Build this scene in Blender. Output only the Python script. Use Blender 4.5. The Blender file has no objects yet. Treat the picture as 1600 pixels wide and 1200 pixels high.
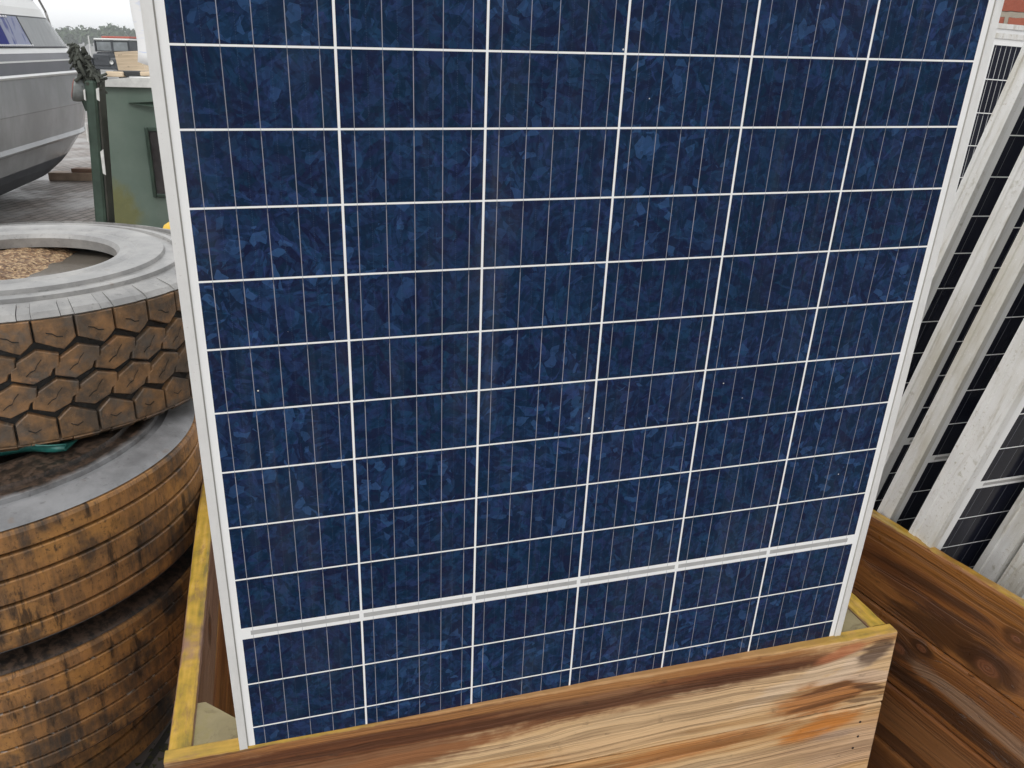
import bpy, bmesh, math, random
from mathutils import Vector, Matrix
random.seed(7)
scene = bpy.context.scene
COL = scene.collection
R = math.radians

# ------------------------------------------------------------------ camera
cam_d = bpy.data.cameras.new('camera')
cam = bpy.data.objects.new('camera', cam_d); COL.objects.link(cam)
cam_d.sensor_width = 36.0
cam_d.lens = 36.0 * 1330.09 / 1600.0
cam_d.clip_start = 0.02; cam_d.clip_end = 3000
# axes of the camera, read in world coordinates
mw = Matrix(((0.9998, -0.0218, 0.0, 0.0), (0.0080, 0.3654, -0.9308, 0.0), (0.0203, 0.9306, 0.3655, 1.67), (0, 0, 0, 1)))
cam.matrix_world = mw
scene.camera = cam

# ------------------------------------------------------------------ sky, sun, exposure
world = bpy.data.worlds.new('World'); scene.world = world; world.use_nodes = True
wt = world.node_tree; wt.nodes.clear()
wo = wt.nodes.new('ShaderNodeOutputWorld'); wb = wt.nodes.new('ShaderNodeBackground')
sk = wt.nodes.new('ShaderNodeTexSky'); sk.sky_type = 'NISHITA'; sk.sun_disc = False
sk.sun_elevation = R(48); sk.sun_rotation = R(212)
hs = wt.nodes.new('ShaderNodeHueSaturation'); hs.inputs['Saturation'].default_value = 0.12
tc = wt.nodes.new('ShaderNodeTexCoord'); nz = wt.nodes.new('ShaderNodeTexNoise')
nz.inputs['Scale'].default_value = 2.2; nz.inputs['Detail'].default_value = 5
mr = wt.nodes.new('ShaderNodeMapRange'); mr.inputs['From Min'].default_value = .3; mr.inputs['From Max'].default_value = .7
mr.inputs['To Min'].default_value = .85; mr.inputs['To Max'].default_value = 1.15
mx = wt.nodes.new('ShaderNodeMix'); mx.data_type = 'RGBA'; mx.inputs[0].default_value = .7
mx.inputs[7].default_value = (12.6, 12.8, 13.0, 1)
ml = wt.nodes.new('ShaderNodeMix'); ml.data_type = 'RGBA'; ml.blend_type = 'MULTIPLY'; ml.inputs[0].default_value = 1
wt.links.new(tc.outputs['Generated'], nz.inputs['Vector']); wt.links.new(nz.outputs['Fac'], mr.inputs['Value'])
wt.links.new(sk.outputs[0], hs.inputs['Color']); wt.links.new(hs.outputs[0], mx.inputs[6])
wt.links.new(mx.outputs[2], ml.inputs[6]); wt.links.new(mr.outputs[0], ml.inputs[7])
wt.links.new(ml.outputs[2], wb.inputs['Color']); wb.inputs['Strength'].default_value = 0.10
wt.links.new(wb.outputs[0], wo.inputs['Surface'])
sun_d = bpy.data.lights.new('sun', 'SUN'); sun_d.energy = 0.9; sun_d.angle = R(18); sun_d.color = (1, .97, .93)
sun = bpy.data.objects.new('sun', sun_d); COL.objects.link(sun)
az, el = R(212), R(48)
sdir = Vector((math.sin(az) * math.cos(el), math.cos(az) * math.cos(el), math.sin(el)))
sun.rotation_euler = sdir.to_track_quat('Z', 'Y').to_euler()
vs = scene.view_settings; vs.view_transform = 'Standard'; vs.look = 'None'; vs.exposure = 0.25; vs.gamma = 1; vs.use_curve_mapping = False

# ------------------------------------------------------------------ node helper
class G:
    def __init__(s, name):
        s.m = bpy.data.materials.new(name); s.m.use_nodes = True; s.t = s.m.node_tree
        s.b = s.t.nodes['Principled BSDF']; s._o = None
    def n(s, k): return s.t.nodes.new(k)
    def put(s, v, sock):
        if isinstance(v, bpy.types.NodeSocket): s.t.links.new(v, sock)
        elif isinstance(v, (tuple, list)) and sock.type == 'RGBA' and len(v) == 3: sock.default_value = (*v, 1)
        else: sock.default_value = v
    def f(s, op, a, b=None, c=None, clamp=False):
        d = s.n('ShaderNodeMath'); d.operation = op; d.use_clamp = clamp
        for i, v in enumerate((a, b, c)):
            if v is not None: s.put(v, d.inputs[i])
        return d.outputs[0]
    def add(s, a, b): return s.f('ADD', a, b)
    def sub(s, a, b): return s.f('SUBTRACT', a, b)
    def mul(s, a, b): return s.f('MULTIPLY', a, b)
    def ss(s, v, lo, hi):            # smoothstep, lo may exceed hi
        d = s.n('ShaderNodeMapRange'); d.interpolation_type = 'SMOOTHSTEP'
        inv = lo > hi
        s.put(v, d.inputs['Value']); d.inputs['From Min'].default_value = min(lo, hi); d.inputs['From Max'].default_value = max(lo, hi)
        d.inputs['To Min'].default_value = 1 if inv else 0; d.inputs['To Max'].default_value = 0 if inv else 1
        return d.outputs[0]
    def obj(s):
        if s._o is None: s._o = s.n('ShaderNodeTexCoord').outputs['Object']
        return s._o
    def sep(s, v):
        d = s.n('ShaderNodeSeparateXYZ'); s.put(v, d.inputs[0]); return d.outputs
    def xyz(s, x=0., y=0., z=0.):
        d = s.n('ShaderNodeCombineXYZ')
        for i, v in enumerate((x, y, z)): s.put(v, d.inputs[i])
        return d.outputs[0]
    def vadd(s, a, b):
        d = s.n('ShaderNodeVectorMath'); d.operation = 'ADD'; s.put(a, d.inputs[0]); s.put(b, d.inputs[1]); return d.outputs[0]
    def vmul(s, a, b):
        d = s.n('ShaderNodeVectorMath'); d.operation = 'MULTIPLY'; s.put(a, d.inputs[0]); s.put(b, d.inputs[1]); return d.outputs[0]
    def noise(s, v, sc, det=3, ro=.5, dist=0, col=False):
        d = s.n('ShaderNodeTexNoise'); s.put(v, d.inputs['Vector']); d.inputs['Scale'].default_value = sc
        d.inputs['Detail'].default_value = det; d.inputs['Roughness'].default_value = ro; d.inputs['Distortion'].default_value = dist
        return d.outputs[1 if col else 0]
    def voro(s, v, sc, feat='F1', col=False, rnd=1):
        d = s.n('ShaderNodeTexVoronoi'); d.feature = feat; s.put(v, d.inputs['Vector']); d.inputs['Scale'].default_value = sc
        d.inputs['Randomness'].default_value = rnd
        return d.outputs['Color' if col else 'Distance']
    def white(s, v):
        d = s.n('ShaderNodeTexWhiteNoise'); s.put(v, d.inputs['Vector']); return d.outputs
    def ramp(s, fac, stops, interp='LINEAR'):
        d = s.n('ShaderNodeValToRGB'); d.color_ramp.interpolation = interp; e = d.color_ramp.elements
        while len(e) < len(stops): e.new(.5)
        for k, (p, c) in zip(e, stops): k.position = p; k.color = (*c, 1) if len(c) == 3 else c
        s.put(fac, d.inputs[0]); return d.outputs[0]
    def mix(s, fac, a, b, blend='MIX'):
        d = s.n('ShaderNodeMix'); d.data_type = 'RGBA'; d.blend_type = blend
        s.put(fac, d.inputs[0]); s.put(a, d.inputs[6]); s.put(b, d.inputs[7]); return d.outputs[2]
    def bump(s, h, dist=.002, st=1.0):
        d = s.n('ShaderNodeBump'); d.inputs['Distance'].default_value = dist; d.inputs['Strength'].default_value = st
        s.put(h, d.inputs['Height']); s.t.links.new(d.outputs[0], s.b.inputs['Normal'])
    def set(s, col=None, rough=None, metal=None, spec=None, coat=None, coat_r=None):
        for v, k in ((col, 'Base Color'), (rough, 'Roughness'), (metal, 'Metallic'), (spec, 'Specular IOR Level'), (coat, 'Coat Weight'), (coat_r, 'Coat Roughness')):
            if v is not None: s.put(v, s.b.inputs[k])
        return s.m

def plain(name, col, rough=.5, metal=0, spec=.5, vary=.25, sc=20, bump=0):
    g = G(name); o = g.obj(); nn = g.noise(o, sc, 5, .6)
    c2 = tuple(c * (1 - vary) for c in col); c3 = tuple(min(1, c * (1 + vary * .6)) for c in col)
    c = g.ramp(nn, [(.3, c2), (.7, c3)])
    g.set(c, g.add(g.mul(nn, .25), rough - .12), metal, spec)
    if bump: g.bump(nn, bump)
    return g.m

# ------------------------------------------------------------------ mesh helpers
def obj(name, bm, mat, parent=None, loc=None, rot=None, smooth=False, sharp=None):
    me = bpy.data.meshes.new(name)
    bmesh.ops.recalc_face_normals(bm, faces=bm.faces)
    if smooth:
        for f in bm.faces: f.smooth = True
    bm.to_mesh(me); bm.free()
    if sharp: me.set_sharp_from_angle(angle=R(sharp))
    for m in (mat if isinstance(mat, (list, tuple)) else [mat]): me.materials.append(m)
    o = bpy.data.objects.new(name, me); COL.objects.link(o)
    if parent: o.parent = parent
    if loc: o.location = loc
    if rot: o.rotation_euler = rot
    return o
def thing(name, label, cat, loc=(0, 0, 0), rz=0, group=None, matrix=None):
    o = bpy.data.objects.new(name, None); COL.objects.link(o); o.empty_display_size = .1
    if matrix is not None: o.matrix_world = matrix
    else: o.location = loc; o.rotation_euler = (0, 0, rz)
    return tag(o, label, cat, group)
def tag(o, label, cat, group=None, kind=None):
    if label: o['label'] = label
    if cat: o['category'] = cat
    if group: o['group'] = group
    if kind: o['kind'] = kind
    return o
def struct(o, kind='structure'): o['kind'] = kind; return o

def add_box(bm, lo, hi, bevel=0, mat=0, seg=1):
    vs_ = [bm.verts.new((x, y, z)) for x in (lo[0], hi[0]) for y in (lo[1], hi[1]) for z in (lo[2], hi[2])]
    q = [(0, 1, 3, 2), (4, 6, 7, 5), (0, 4, 5, 1), (2, 3, 7, 6), (0, 2, 6, 4), (1, 5, 7, 3)]
    fs = [bm.faces.new([vs_[i] for i in k]) for k in q]
    for f in fs: f.material_index = mat
    if bevel:
        es = list({e for f in fs for e in f.edges})
        r = bmesh.ops.bevel(bm, geom=es, offset=bevel, segments=seg, affect='EDGES', profile=.5)
        for f in r['faces']: f.material_index = mat
    return vs_
def box(lo, hi, bevel=0, seg=1):
    bm = bmesh.new(); add_box(bm, lo, hi, bevel, 0, seg); return bm
def add_prism(bm, pts, ext, mat=0):
    a = [bm.verts.new(p) for p in pts]; b = [bm.verts.new(Vector(p) + Vector(ext)) for p in pts]
    n = len(pts)
    fs = [bm.faces.new(a[::-1]), bm.faces.new(b)] + [bm.faces.new((a[i], a[(i + 1) % n], b[(i + 1) % n], b[i])) for i in range(n)]
    for f in fs: f.material_index = mat
def add_tube(bm, pts, rad, seg=8, cap=True):
    pts = [Vector(p) for p in pts]; rings = []
    for i, p in enumerate(pts):
        d = (pts[min(i + 1, len(pts) - 1)] - pts[max(i - 1, 0)]).normalized()
        a = d.cross(Vector((0, 0, 1)));  a = a if a.length > .05 else d.cross(Vector((1, 0, 0)))
        a.normalize(); b = d.cross(a); r = rad[i] if isinstance(rad, (list, tuple)) else rad
        rings.append([bm.verts.new(p + (a * math.cos(t) + b * math.sin(t)) * r) for t in [2 * math.pi * k / seg for k in range(seg)]])
    for i in range(len(rings) - 1):
        for k in range(seg):
            bm.faces.new((rings[i][k], rings[i][(k + 1) % seg], rings[i + 1][(k + 1) % seg], rings[i + 1][k]))
    if cap: bm.faces.new(rings[0][::-1]); bm.faces.new(rings[-1])
def add_lathe(bm, prof, seg=96, mats=None, closed=False):
    rings = []
    for (r, z) in prof:
        rings.append([bm.verts.new((r * math.cos(2 * math.pi * k / seg), r * math.sin(2 * math.pi * k / seg), z)) for k in range(seg)])
    m = len(prof)
    for i in range(m if closed else m - 1):
        for k in range(seg):
            f = bm.faces.new((rings[i][k], rings[i][(k + 1) % seg], rings[(i + 1) % m][(k + 1) % seg], rings[(i + 1) % m][k]))
            f.smooth = True
            if mats: f.material_index = mats[i]

# ------------------------------------------------------------------ materials: solar panels
PX, PZ, GAP = .159, .080, .0164
def cell_material(name, poly, bus, ribbon, wid, margin, halfw):
    """front sheet of a module: cells, white gaps, ribbons, centre bar. x right, z up from the module's bottom edge"""
    g = G(name); o = g.obj(); x, y, z = g.sep(o)
    zb = margin
    xs = g.add(x, 3 * PX)
    ci = g.f('FLOOR', g.f('DIVIDE', xs, PX)); lx = g.sub(xs, g.mul(ci, PX))
    up = g.f('GREATER_THAN', z, zb + 10 * PZ + GAP * .5)
    zs = g.sub(g.sub(z, zb), g.mul(up, GAP))
    ri = g.f('FLOOR', g.f('DIVIDE', zs, PZ)); lz = g.sub(zs, g.mul(ri, PZ))
    ing = g.mul(g.f('GREATER_THAN', z, zb + 10 * PZ), g.f('LESS_THAN', z, zb + 10 * PZ + GAP))
    wx, wz = .0014, .0011
    mxm = g.mul(g.f('GREATER_THAN', lx, wx), g.f('LESS_THAN', lx, PX - wx))
    mzm = g.mul(g.f('GREATER_THAN', lz, wz), g.f('LESS_THAN', lz, PZ - wz))
    mi = g.mul(g.f('GREATER_THAN', xs, 0.0), g.f('LESS_THAN', xs, 6 * PX))
    mz2 = g.mul(g.f('GREATER_THAN', z, zb), g.f('LESS_THAN', z, zb + 20 * PZ + GAP))
    cell = g.mul(g.mul(mxm, mzm), g.mul(g.mul(mi, mz2), g.sub(1.0, ing)))
    cid = g.xyz(ci, ri, g.mul(up, 3.0))
    rnd = g.white(cid); rv = rnd[0]; rc = g.sep(rnd[1])
    # crystal grains
    if poly:
        base = g.vadd(o, g.vmul(rnd[1], (13., 7., 9.)))
        def shard(sc_reg, sc, stretch, k):      # sizes are per metre
            # straight-edged splinters: one direction per crystal colony
            reg = g.sep(g.voro(g.vadd(base, (k, k * 2., k * 3.)), sc_reg, col=True))
            ro = g.n('ShaderNodeVectorRotate'); ro.rotation_type = 'Y_AXIS'
            wob = g.vmul(g.noise(base, 90, 2, .5, 0, True), (.006, 0., .006))
            g.put(g.vadd(base, wob), ro.inputs['Vector']); g.put(g.mul(reg[0], 6.283), ro.inputs['Angle'])
            return g.sep(g.voro(g.vmul(ro.outputs[0], (1., 1., stretch)), sc, col=True)), reg
        v1, r1 = shard(20, 38, 2.6, 0.)
        v2, r2 = shard(34, 60, 1.6, 3.)
        v3, r3 = shard(30, 52, 5.5, 7.)
        v4, r4 = shard(60, 130, 2.0, 11.)
        grain = g.add(g.add(g.mul(v1[0], .34), g.mul(v2[1], .26)), g.add(g.mul(v3[2], .20), g.mul(v4[0], .20)))
        hue = g.ss(g.add(g.add(g.mul(v1[1], .4), g.mul(r2[1], .25)), g.mul(g.noise(base, 11, 2), .35)), .35, .68)
        dark = g.mix(hue, (.0012, .0160, .043), (.0046, .0090, .037))
        lite = g.mix(v2[0], (.014, .064, .148), (.026, .050, .165))
        act = g.ss(g.add(g.mul(rv, .40), g.mul(g.noise(o, 3.2, 2), 1.0)), .50, .95)     # sparkle painted into the flake colour, more in some cells
        fac = g.add(g.mul(g.ss(grain, .30, .80), .46), g.mul(g.mul(g.ss(v1[2], .80, .83), act), .44))
        fac = g.add(fac, g.mul(g.mul(g.ss(v3[1], .86, .88), act), .40))
        cc = g.mix(g.f('MINIMUM', fac, 1.0), dark, lite)
        cc = g.mix(g.mul(g.mul(g.ss(v2[2], .91, .925), act), .50), cc, (.045, .125, .30))
        cc = g.mix(g.mul(g.ss(v4[1], .80, .86), .35), cc, (.002, .006, .026))
        cc = g.mix(g.mul(rc[0], .35), cc, g.mix(rc[1], (.0025, .0180, .054), (.0062, .0110, .044)))
        # thin printed fingers break each half way between two ribbons
        bw = PX / bus
        ph = g.f('ABSOLUTE', g.sub(g.f('FRACT', g.f('DIVIDE', lx, bw)), 0.0))
        mid = g.f('LESS_THAN', g.f('ABSOLUTE', g.sub(ph, .995)), .012)
        dash = g.f('GREATER_THAN', g.f('FRACT', g.mul(lz, 420.0)), .45)
        cc = g.mix(g.mul(g.mul(mid, dash), .18), cc, (.12, .16, .24))
    else:
        cc = g.mix(g.noise(o, 5, 3), (.006, .007, .014), (.012, .014, .028))
    # ribbons
    bw = PX / bus
    db = g.f('ABSOLUTE', g.sub(g.f('FRACT', g.f('DIVIDE', lx, bw)), .5))
    rib = g.f('LESS_THAN', db, wid / bw / 2)
    rib = g.mul(g.mul(rib, mi), mz2)
    soft = g.ss(lz, PZ - .006, PZ - .0085)          # bare tail below each gap, from there on glint painted into the ribbon colour
    glint = g.add(.35, g.mul(g.noise(g.xyz(g.f('FLOOR', g.f('DIVIDE', xs, bw)), ri, 0.), 3.7, 0), .9))
    ribc = g.mix(g.mul(soft, g.f('MINIMUM', glint, 1.0)), tuple(c * .45 for c in ribbon), ribbon)
    white = (.86, .86, .85)
    col = g.mix(cell, white, cc)
    col = g.mix(g.mul(rib, g.add(.45, g.mul(cell, .5))), col, ribc)
    # centre bar: grey bus tape between two white lines, broken at each column
    tape = g.mul(g.f('LESS_THAN', g.f('ABSOLUTE', g.sub(z, zb + 10 * PZ + GAP / 2)), .0036), g.mul(mi, g.mul(g.f('GREATER_THAN', lx, .003), g.f('LESS_THAN', lx, PX - .003))))
    ends = g.f('LESS_THAN', g.f('ABSOLUTE', x), 3 * PX - .013)
    tape = g.mul(tape, ends)
    col = g.mix(tape, col, g.mix(g.noise(o, 60, 2), (.33, .33, .32), (.48, .48, .47)))
    # dark sealant line along the frame lip
    seal = g.f('GREATER_THAN', g.f('ABSOLUTE', x), halfw - .0016)
    col = g.mix(seal, col, (.40, .39, .36))
    # dried run-off and grime, gathering towards the lower edge
    run = g.mul(g.ss(g.noise(g.vmul(o, (38, 1, 1.3)), 1.0, 4, .6), .52, .78), g.ss(g.noise(o, 4, 2), .40, .62))
    col = g.mix(g.mul(run, .045), col, (.45, .45, .42))
    film = g.mul(g.ss(g.noise(g.vmul(o, (1, 1, .35)), 9, 5, .65), .48, .8), .035 if poly else .02)
    col = g.mix(film, col, (.5, .5, .48))
    sp = g.sep(g.voro(o, 26, col=True)); spd = g.voro(o, 26)
    speck = g.mul(g.f('LESS_THAN', spd, .028), g.f('GREATER_THAN', sp[0], .80))
    col = g.mix(g.mul(speck, .75), col, (.8, .8, .78))
    g.set(col, g.add(.10, g.mul(g.noise(o, 9, 4), .10)), 0, .22 if poly else .25)
    return g.m

def alu_material(name, dirty, base=(.78, .775, .755)):
    g = G(name); o = g.obj()
    n1 = g.noise(o, 18, 6, .65); n2 = g.noise(g.vmul(o, (1, 1, .18)), 60, 4, .6)
    col = g.mix(g.ss(n1, .35, .75), base, tuple(c * .90 for c in base))
    if not dirty:
        col = g.mix(g.mul(g.ss(g.noise(g.vmul(o, (1, 1, .25)), 26, 5, .7), .50, .72), .35), col, (.52, .50, .45))
        col = g.mix(g.mul(g.ss(g.noise(o, 210, 3, .7), .64, .72), .4), col, (.40, .38, .33))
    if dirty:
        oi = g.n('ShaderNodeObjectInfo').outputs['Random']
        po = g.vadd(o, g.xyz(g.mul(oi, 17.), g.mul(oi, 5.), g.mul(oi, 31.)))
        sp = g.noise(po, 150, 4, .7)
        col = g.mix(g.ss(g.noise(g.vmul(po, (1, 1, .3)), 9, 5, .65), .40, .70), col, (.56, .53, .45))
        col = g.mix(g.mul(g.mul(g.ss(sp, .55, .70), g.ss(g.noise(po, 7, 3), .42, .6)), .6), col, (.33, .27, .18))
        col = g.mix(g.mul(g.ss(g.noise(g.vmul(po, (1, 1, .12)), 70, 4, .7), .52, .70), .45), col, (.34, .29, .20))
        col = g.mix(g.mul(g.ss(g.noise(po, 30, 3, .6), .60, .74), .5), col, (.24, .21, .10))
        dr = g.voro(po, 110); col = g.mix(g.mul(g.f('LESS_THAN', dr, .11), .5), col, (.92, .92, .9))
    g.set(col, g.add(.30, g.mul(n2, .22)), .15, .5)
    g.bump(n2, .0003)
    return g.m
M = {}
M['alu'] = alu_material('aluminium_frame', False)
M['alu_dirty'] = alu_material('weathered_aluminium_frame', True)
M['back'] = plain('backsheet', (.72, .72, .70), .5, vary=.08)
M['black_plastic'] = plain('black_plastic', (.02, .02, .02), .45)

def solar_panel(label, matrix, kind, lip, margin, depth, group, face_mat, frame_mat):
    """margin: cell block to outer edge; lip: aluminium seen from the front"""
    root = thing('solar_panel', label, 'solar panel', matrix=matrix, group=group)
    Hh = 20 * PZ + GAP + 2 * margin; Wd = 6 * PX + 2 * margin
    prof = [(0, .0), (lip, .0), (lip, .0055), (lip + .004, .0055), (lip + .004, .0075), (.0025, .0075), (.0025, depth - .0018), (.024, depth - .0018), (.024, depth),
            (0, depth), (0, depth * .62), (.0016, depth * .60), (.0016, depth * .36), (0, depth * .34)]
    # glass sits between the lip (front, y 0) and its shelf
    prof = [(0, .0), (lip, .0), (lip, .0018), (.0040, .0018), (.0040, depth - .0018), (.024, depth - .0018), (.024, depth),
            (0, depth), (0, depth * .72), (.0030, depth * .69), (.0030, depth * .44), (.0012, depth * .42), (.0012, depth * .20), (0, depth * .18)]
    corners = [(-Wd / 2, 0), (Wd / 2, 0), (Wd / 2, Hh), (-Wd / 2, Hh)]
    for i in range(4):
        a, b = corners[i], corners[(i + 1) % 4]
        d = Vector((b[0] - a[0], 0, b[1] - a[1])); L = d.length; d.normalize(); inn = Vector((-d.z, 0, d.x))
        bm = bmesh.new(); A = []; B = []
        for (t, y) in prof:
            p = Vector((a[0], y, a[1])) + inn * t
            A.append(bm.verts.new(p + d * t)); B.append(bm.verts.new(p + d * (L - t)))
        k = len(prof)
        for j in range(k): bm.faces.new((A[j], A[(j + 1) % k], B[(j + 1) % k], B[j]))
        bm.faces.new(A); bm.faces.new(B[::-1])
        obj('frame_bar', bm, frame_mat, root)
    e = .0045
    obj('cell_sheet', box((-Wd / 2 + e, .0022, e), (Wd / 2 - e, .0065, Hh - e)), face_mat, root)
    obj('backsheet', box((-Wd / 2 + e, .0070, e), (Wd / 2 - e, .0085, Hh - e)), M['back'], root)
    for k in (-1, 0, 1):
        obj('junction_box', box((k * .30 - .035, .009, Hh / 2 - .03), (k * .30 + .035, .024, Hh / 2 + .03), .004), M['black_plastic'], root)
    return root
def frame_matrix(r, n, d, t):
    return Matrix(((r[0], n[0], -d[0], t[0]), (r[1], n[1], -d[1], t[1]), (r[2], n[2], -d[2], t[2]), (0, 0, 0, 1)))
def rotm(y, l, ro):
    y, l, ro = R(y), R(l), R(ro)
    r = Vector((math.cos(y), math.sin(y), 0)); n = Vector((-math.sin(y), math.cos(y), 0)); d = Vector((0, 0, -1))
    d2 = d * math.cos(l) + n * math.sin(l); n2 = n * math.cos(l) - d * math.sin(l)
    return r * math.cos(ro) + d2 * math.sin(ro), n2, d2 * math.cos(ro) - r * math.sin(ro)

# main module, leaning on the front rim of its crate
rP, dP, nP, tP = Vector((.9578, .2873, 0)), Vector((-.0188, .0625, -.9979)), Vector((-.2867, .9558, .0653)), Vector((.1114, 1.0402, 1.2689))
MARG = .0198
face_main = cell_material('polycrystalline_cells', True, 5, (.30, .31, .36), .00085, MARG, 3 * PX + MARG - .0108)
solar_panel('large blue polycrystalline solar panel with white grid lines standing in the front wooden crate',
            frame_matrix(rP, nP, dP, tP + dP * (14 * PZ + GAP + MARG)), 'poly', .0108, MARG, .035, None, face_main, M['alu'])
# black modules stacked in the crate on the right
MG2 = .026
face_dark = cell_material('dark_cells', False, 5, (.22, .22, .24), .0008, MG2, 3 * PX + MG2 - .0113)
face_big = cell_material('dark_cells_broad_margin', False, 5, (.22, .22, .24), .0008, .034, 3 * PX + .034 - .0153)
face_wire = cell_material('dark_cells_with_many_ribbons', False, 10, (.62, .63, .64), .0016, MG2, 3 * PX + MG2 - .0113)
GR = 'dark solar panels leaning in the right crate'
def side_panel(label, ang, t0, row, mat, scale=1.0, group=GR, MG2=.026, lip=.012, dep=.036):
    r, n, d = rotm(*ang)
    below = (20 - row) * PZ + (GAP if row <= 10 else 0) + MG2
    root = solar_panel(label, Matrix.Identity(4), 'mono', lip, MG2, dep, group, mat, M['alu_dirty'])
    root.matrix_world = frame_matrix(r, n, d, Vector(t0) + r * (3 * PX * scale) + d * (below * scale)) @ Matrix.Scale(scale, 4)
    return root
side_panel('dark solar panel with bright thin ribbons standing upright before the brick wall', (17.7, 1.4, 2.4), (1.2038, 2.339, 1.6242), 1, face_wire, 1.0417, 'upright panels by the brick wall')
side_panel('solar panel behind the ribboned panel, only its top frame edge showing under the bricks', (17.7, 1.4, 2.4), (1.235, 2.455, 1.652), 1, face_dark, 1.0500, 'upright panels by the brick wall')
LB = ['rearmost dark solar panel of the fanned row in the right crate, beside the ribboned panel',
      'dark solar panel second from the back of the fanned row in the right crate',
      'dark solar panel in the middle of the fanned row in the right crate',
      'dark solar panel with the broadest dirt-speckled frame edge in the right crate',
      'solar panel with a shaded frame edge pressed behind the foremost one in the right crate',
      'foremost solar panel in the right crate, lip at the right picture edge']
side_panel(LB[0], (18.0, 14.9, 1.8), (.8983, 1.6172, 1.5424), 2, face_dark)
side_panel(LB[1], (18.9, 14.4, 2.2), (.8850, 1.5150, 1.3930), 4, face_dark)
side_panel(LB[2], (18.7, 14.6, 1.8), (.8700, 1.4500, 1.2460), 6, face_dark)
side_panel(LB[3], (18.6, 15.0, .9), (.8900, 1.3740, 1.0930), 8, face_big, MG2=.034, lip=.016, dep=.058)
rF, nF, dF = rotm(18.5, 14.8, 1.5)
bF = Vector((.955, 1.545, .12)); 
side_panel(LB[5], (18.5, 14.8, 1.5), bF - dF * .034, 20, face_big, MG2=.034, lip=.016, dep=.045)
side_panel(LB[4], (18.5, 14.8, 1.5), bF - dF * .034 + nF * .050 - rF * .010, 20, face_big, MG2=.034, lip=.016, dep=.045)

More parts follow.
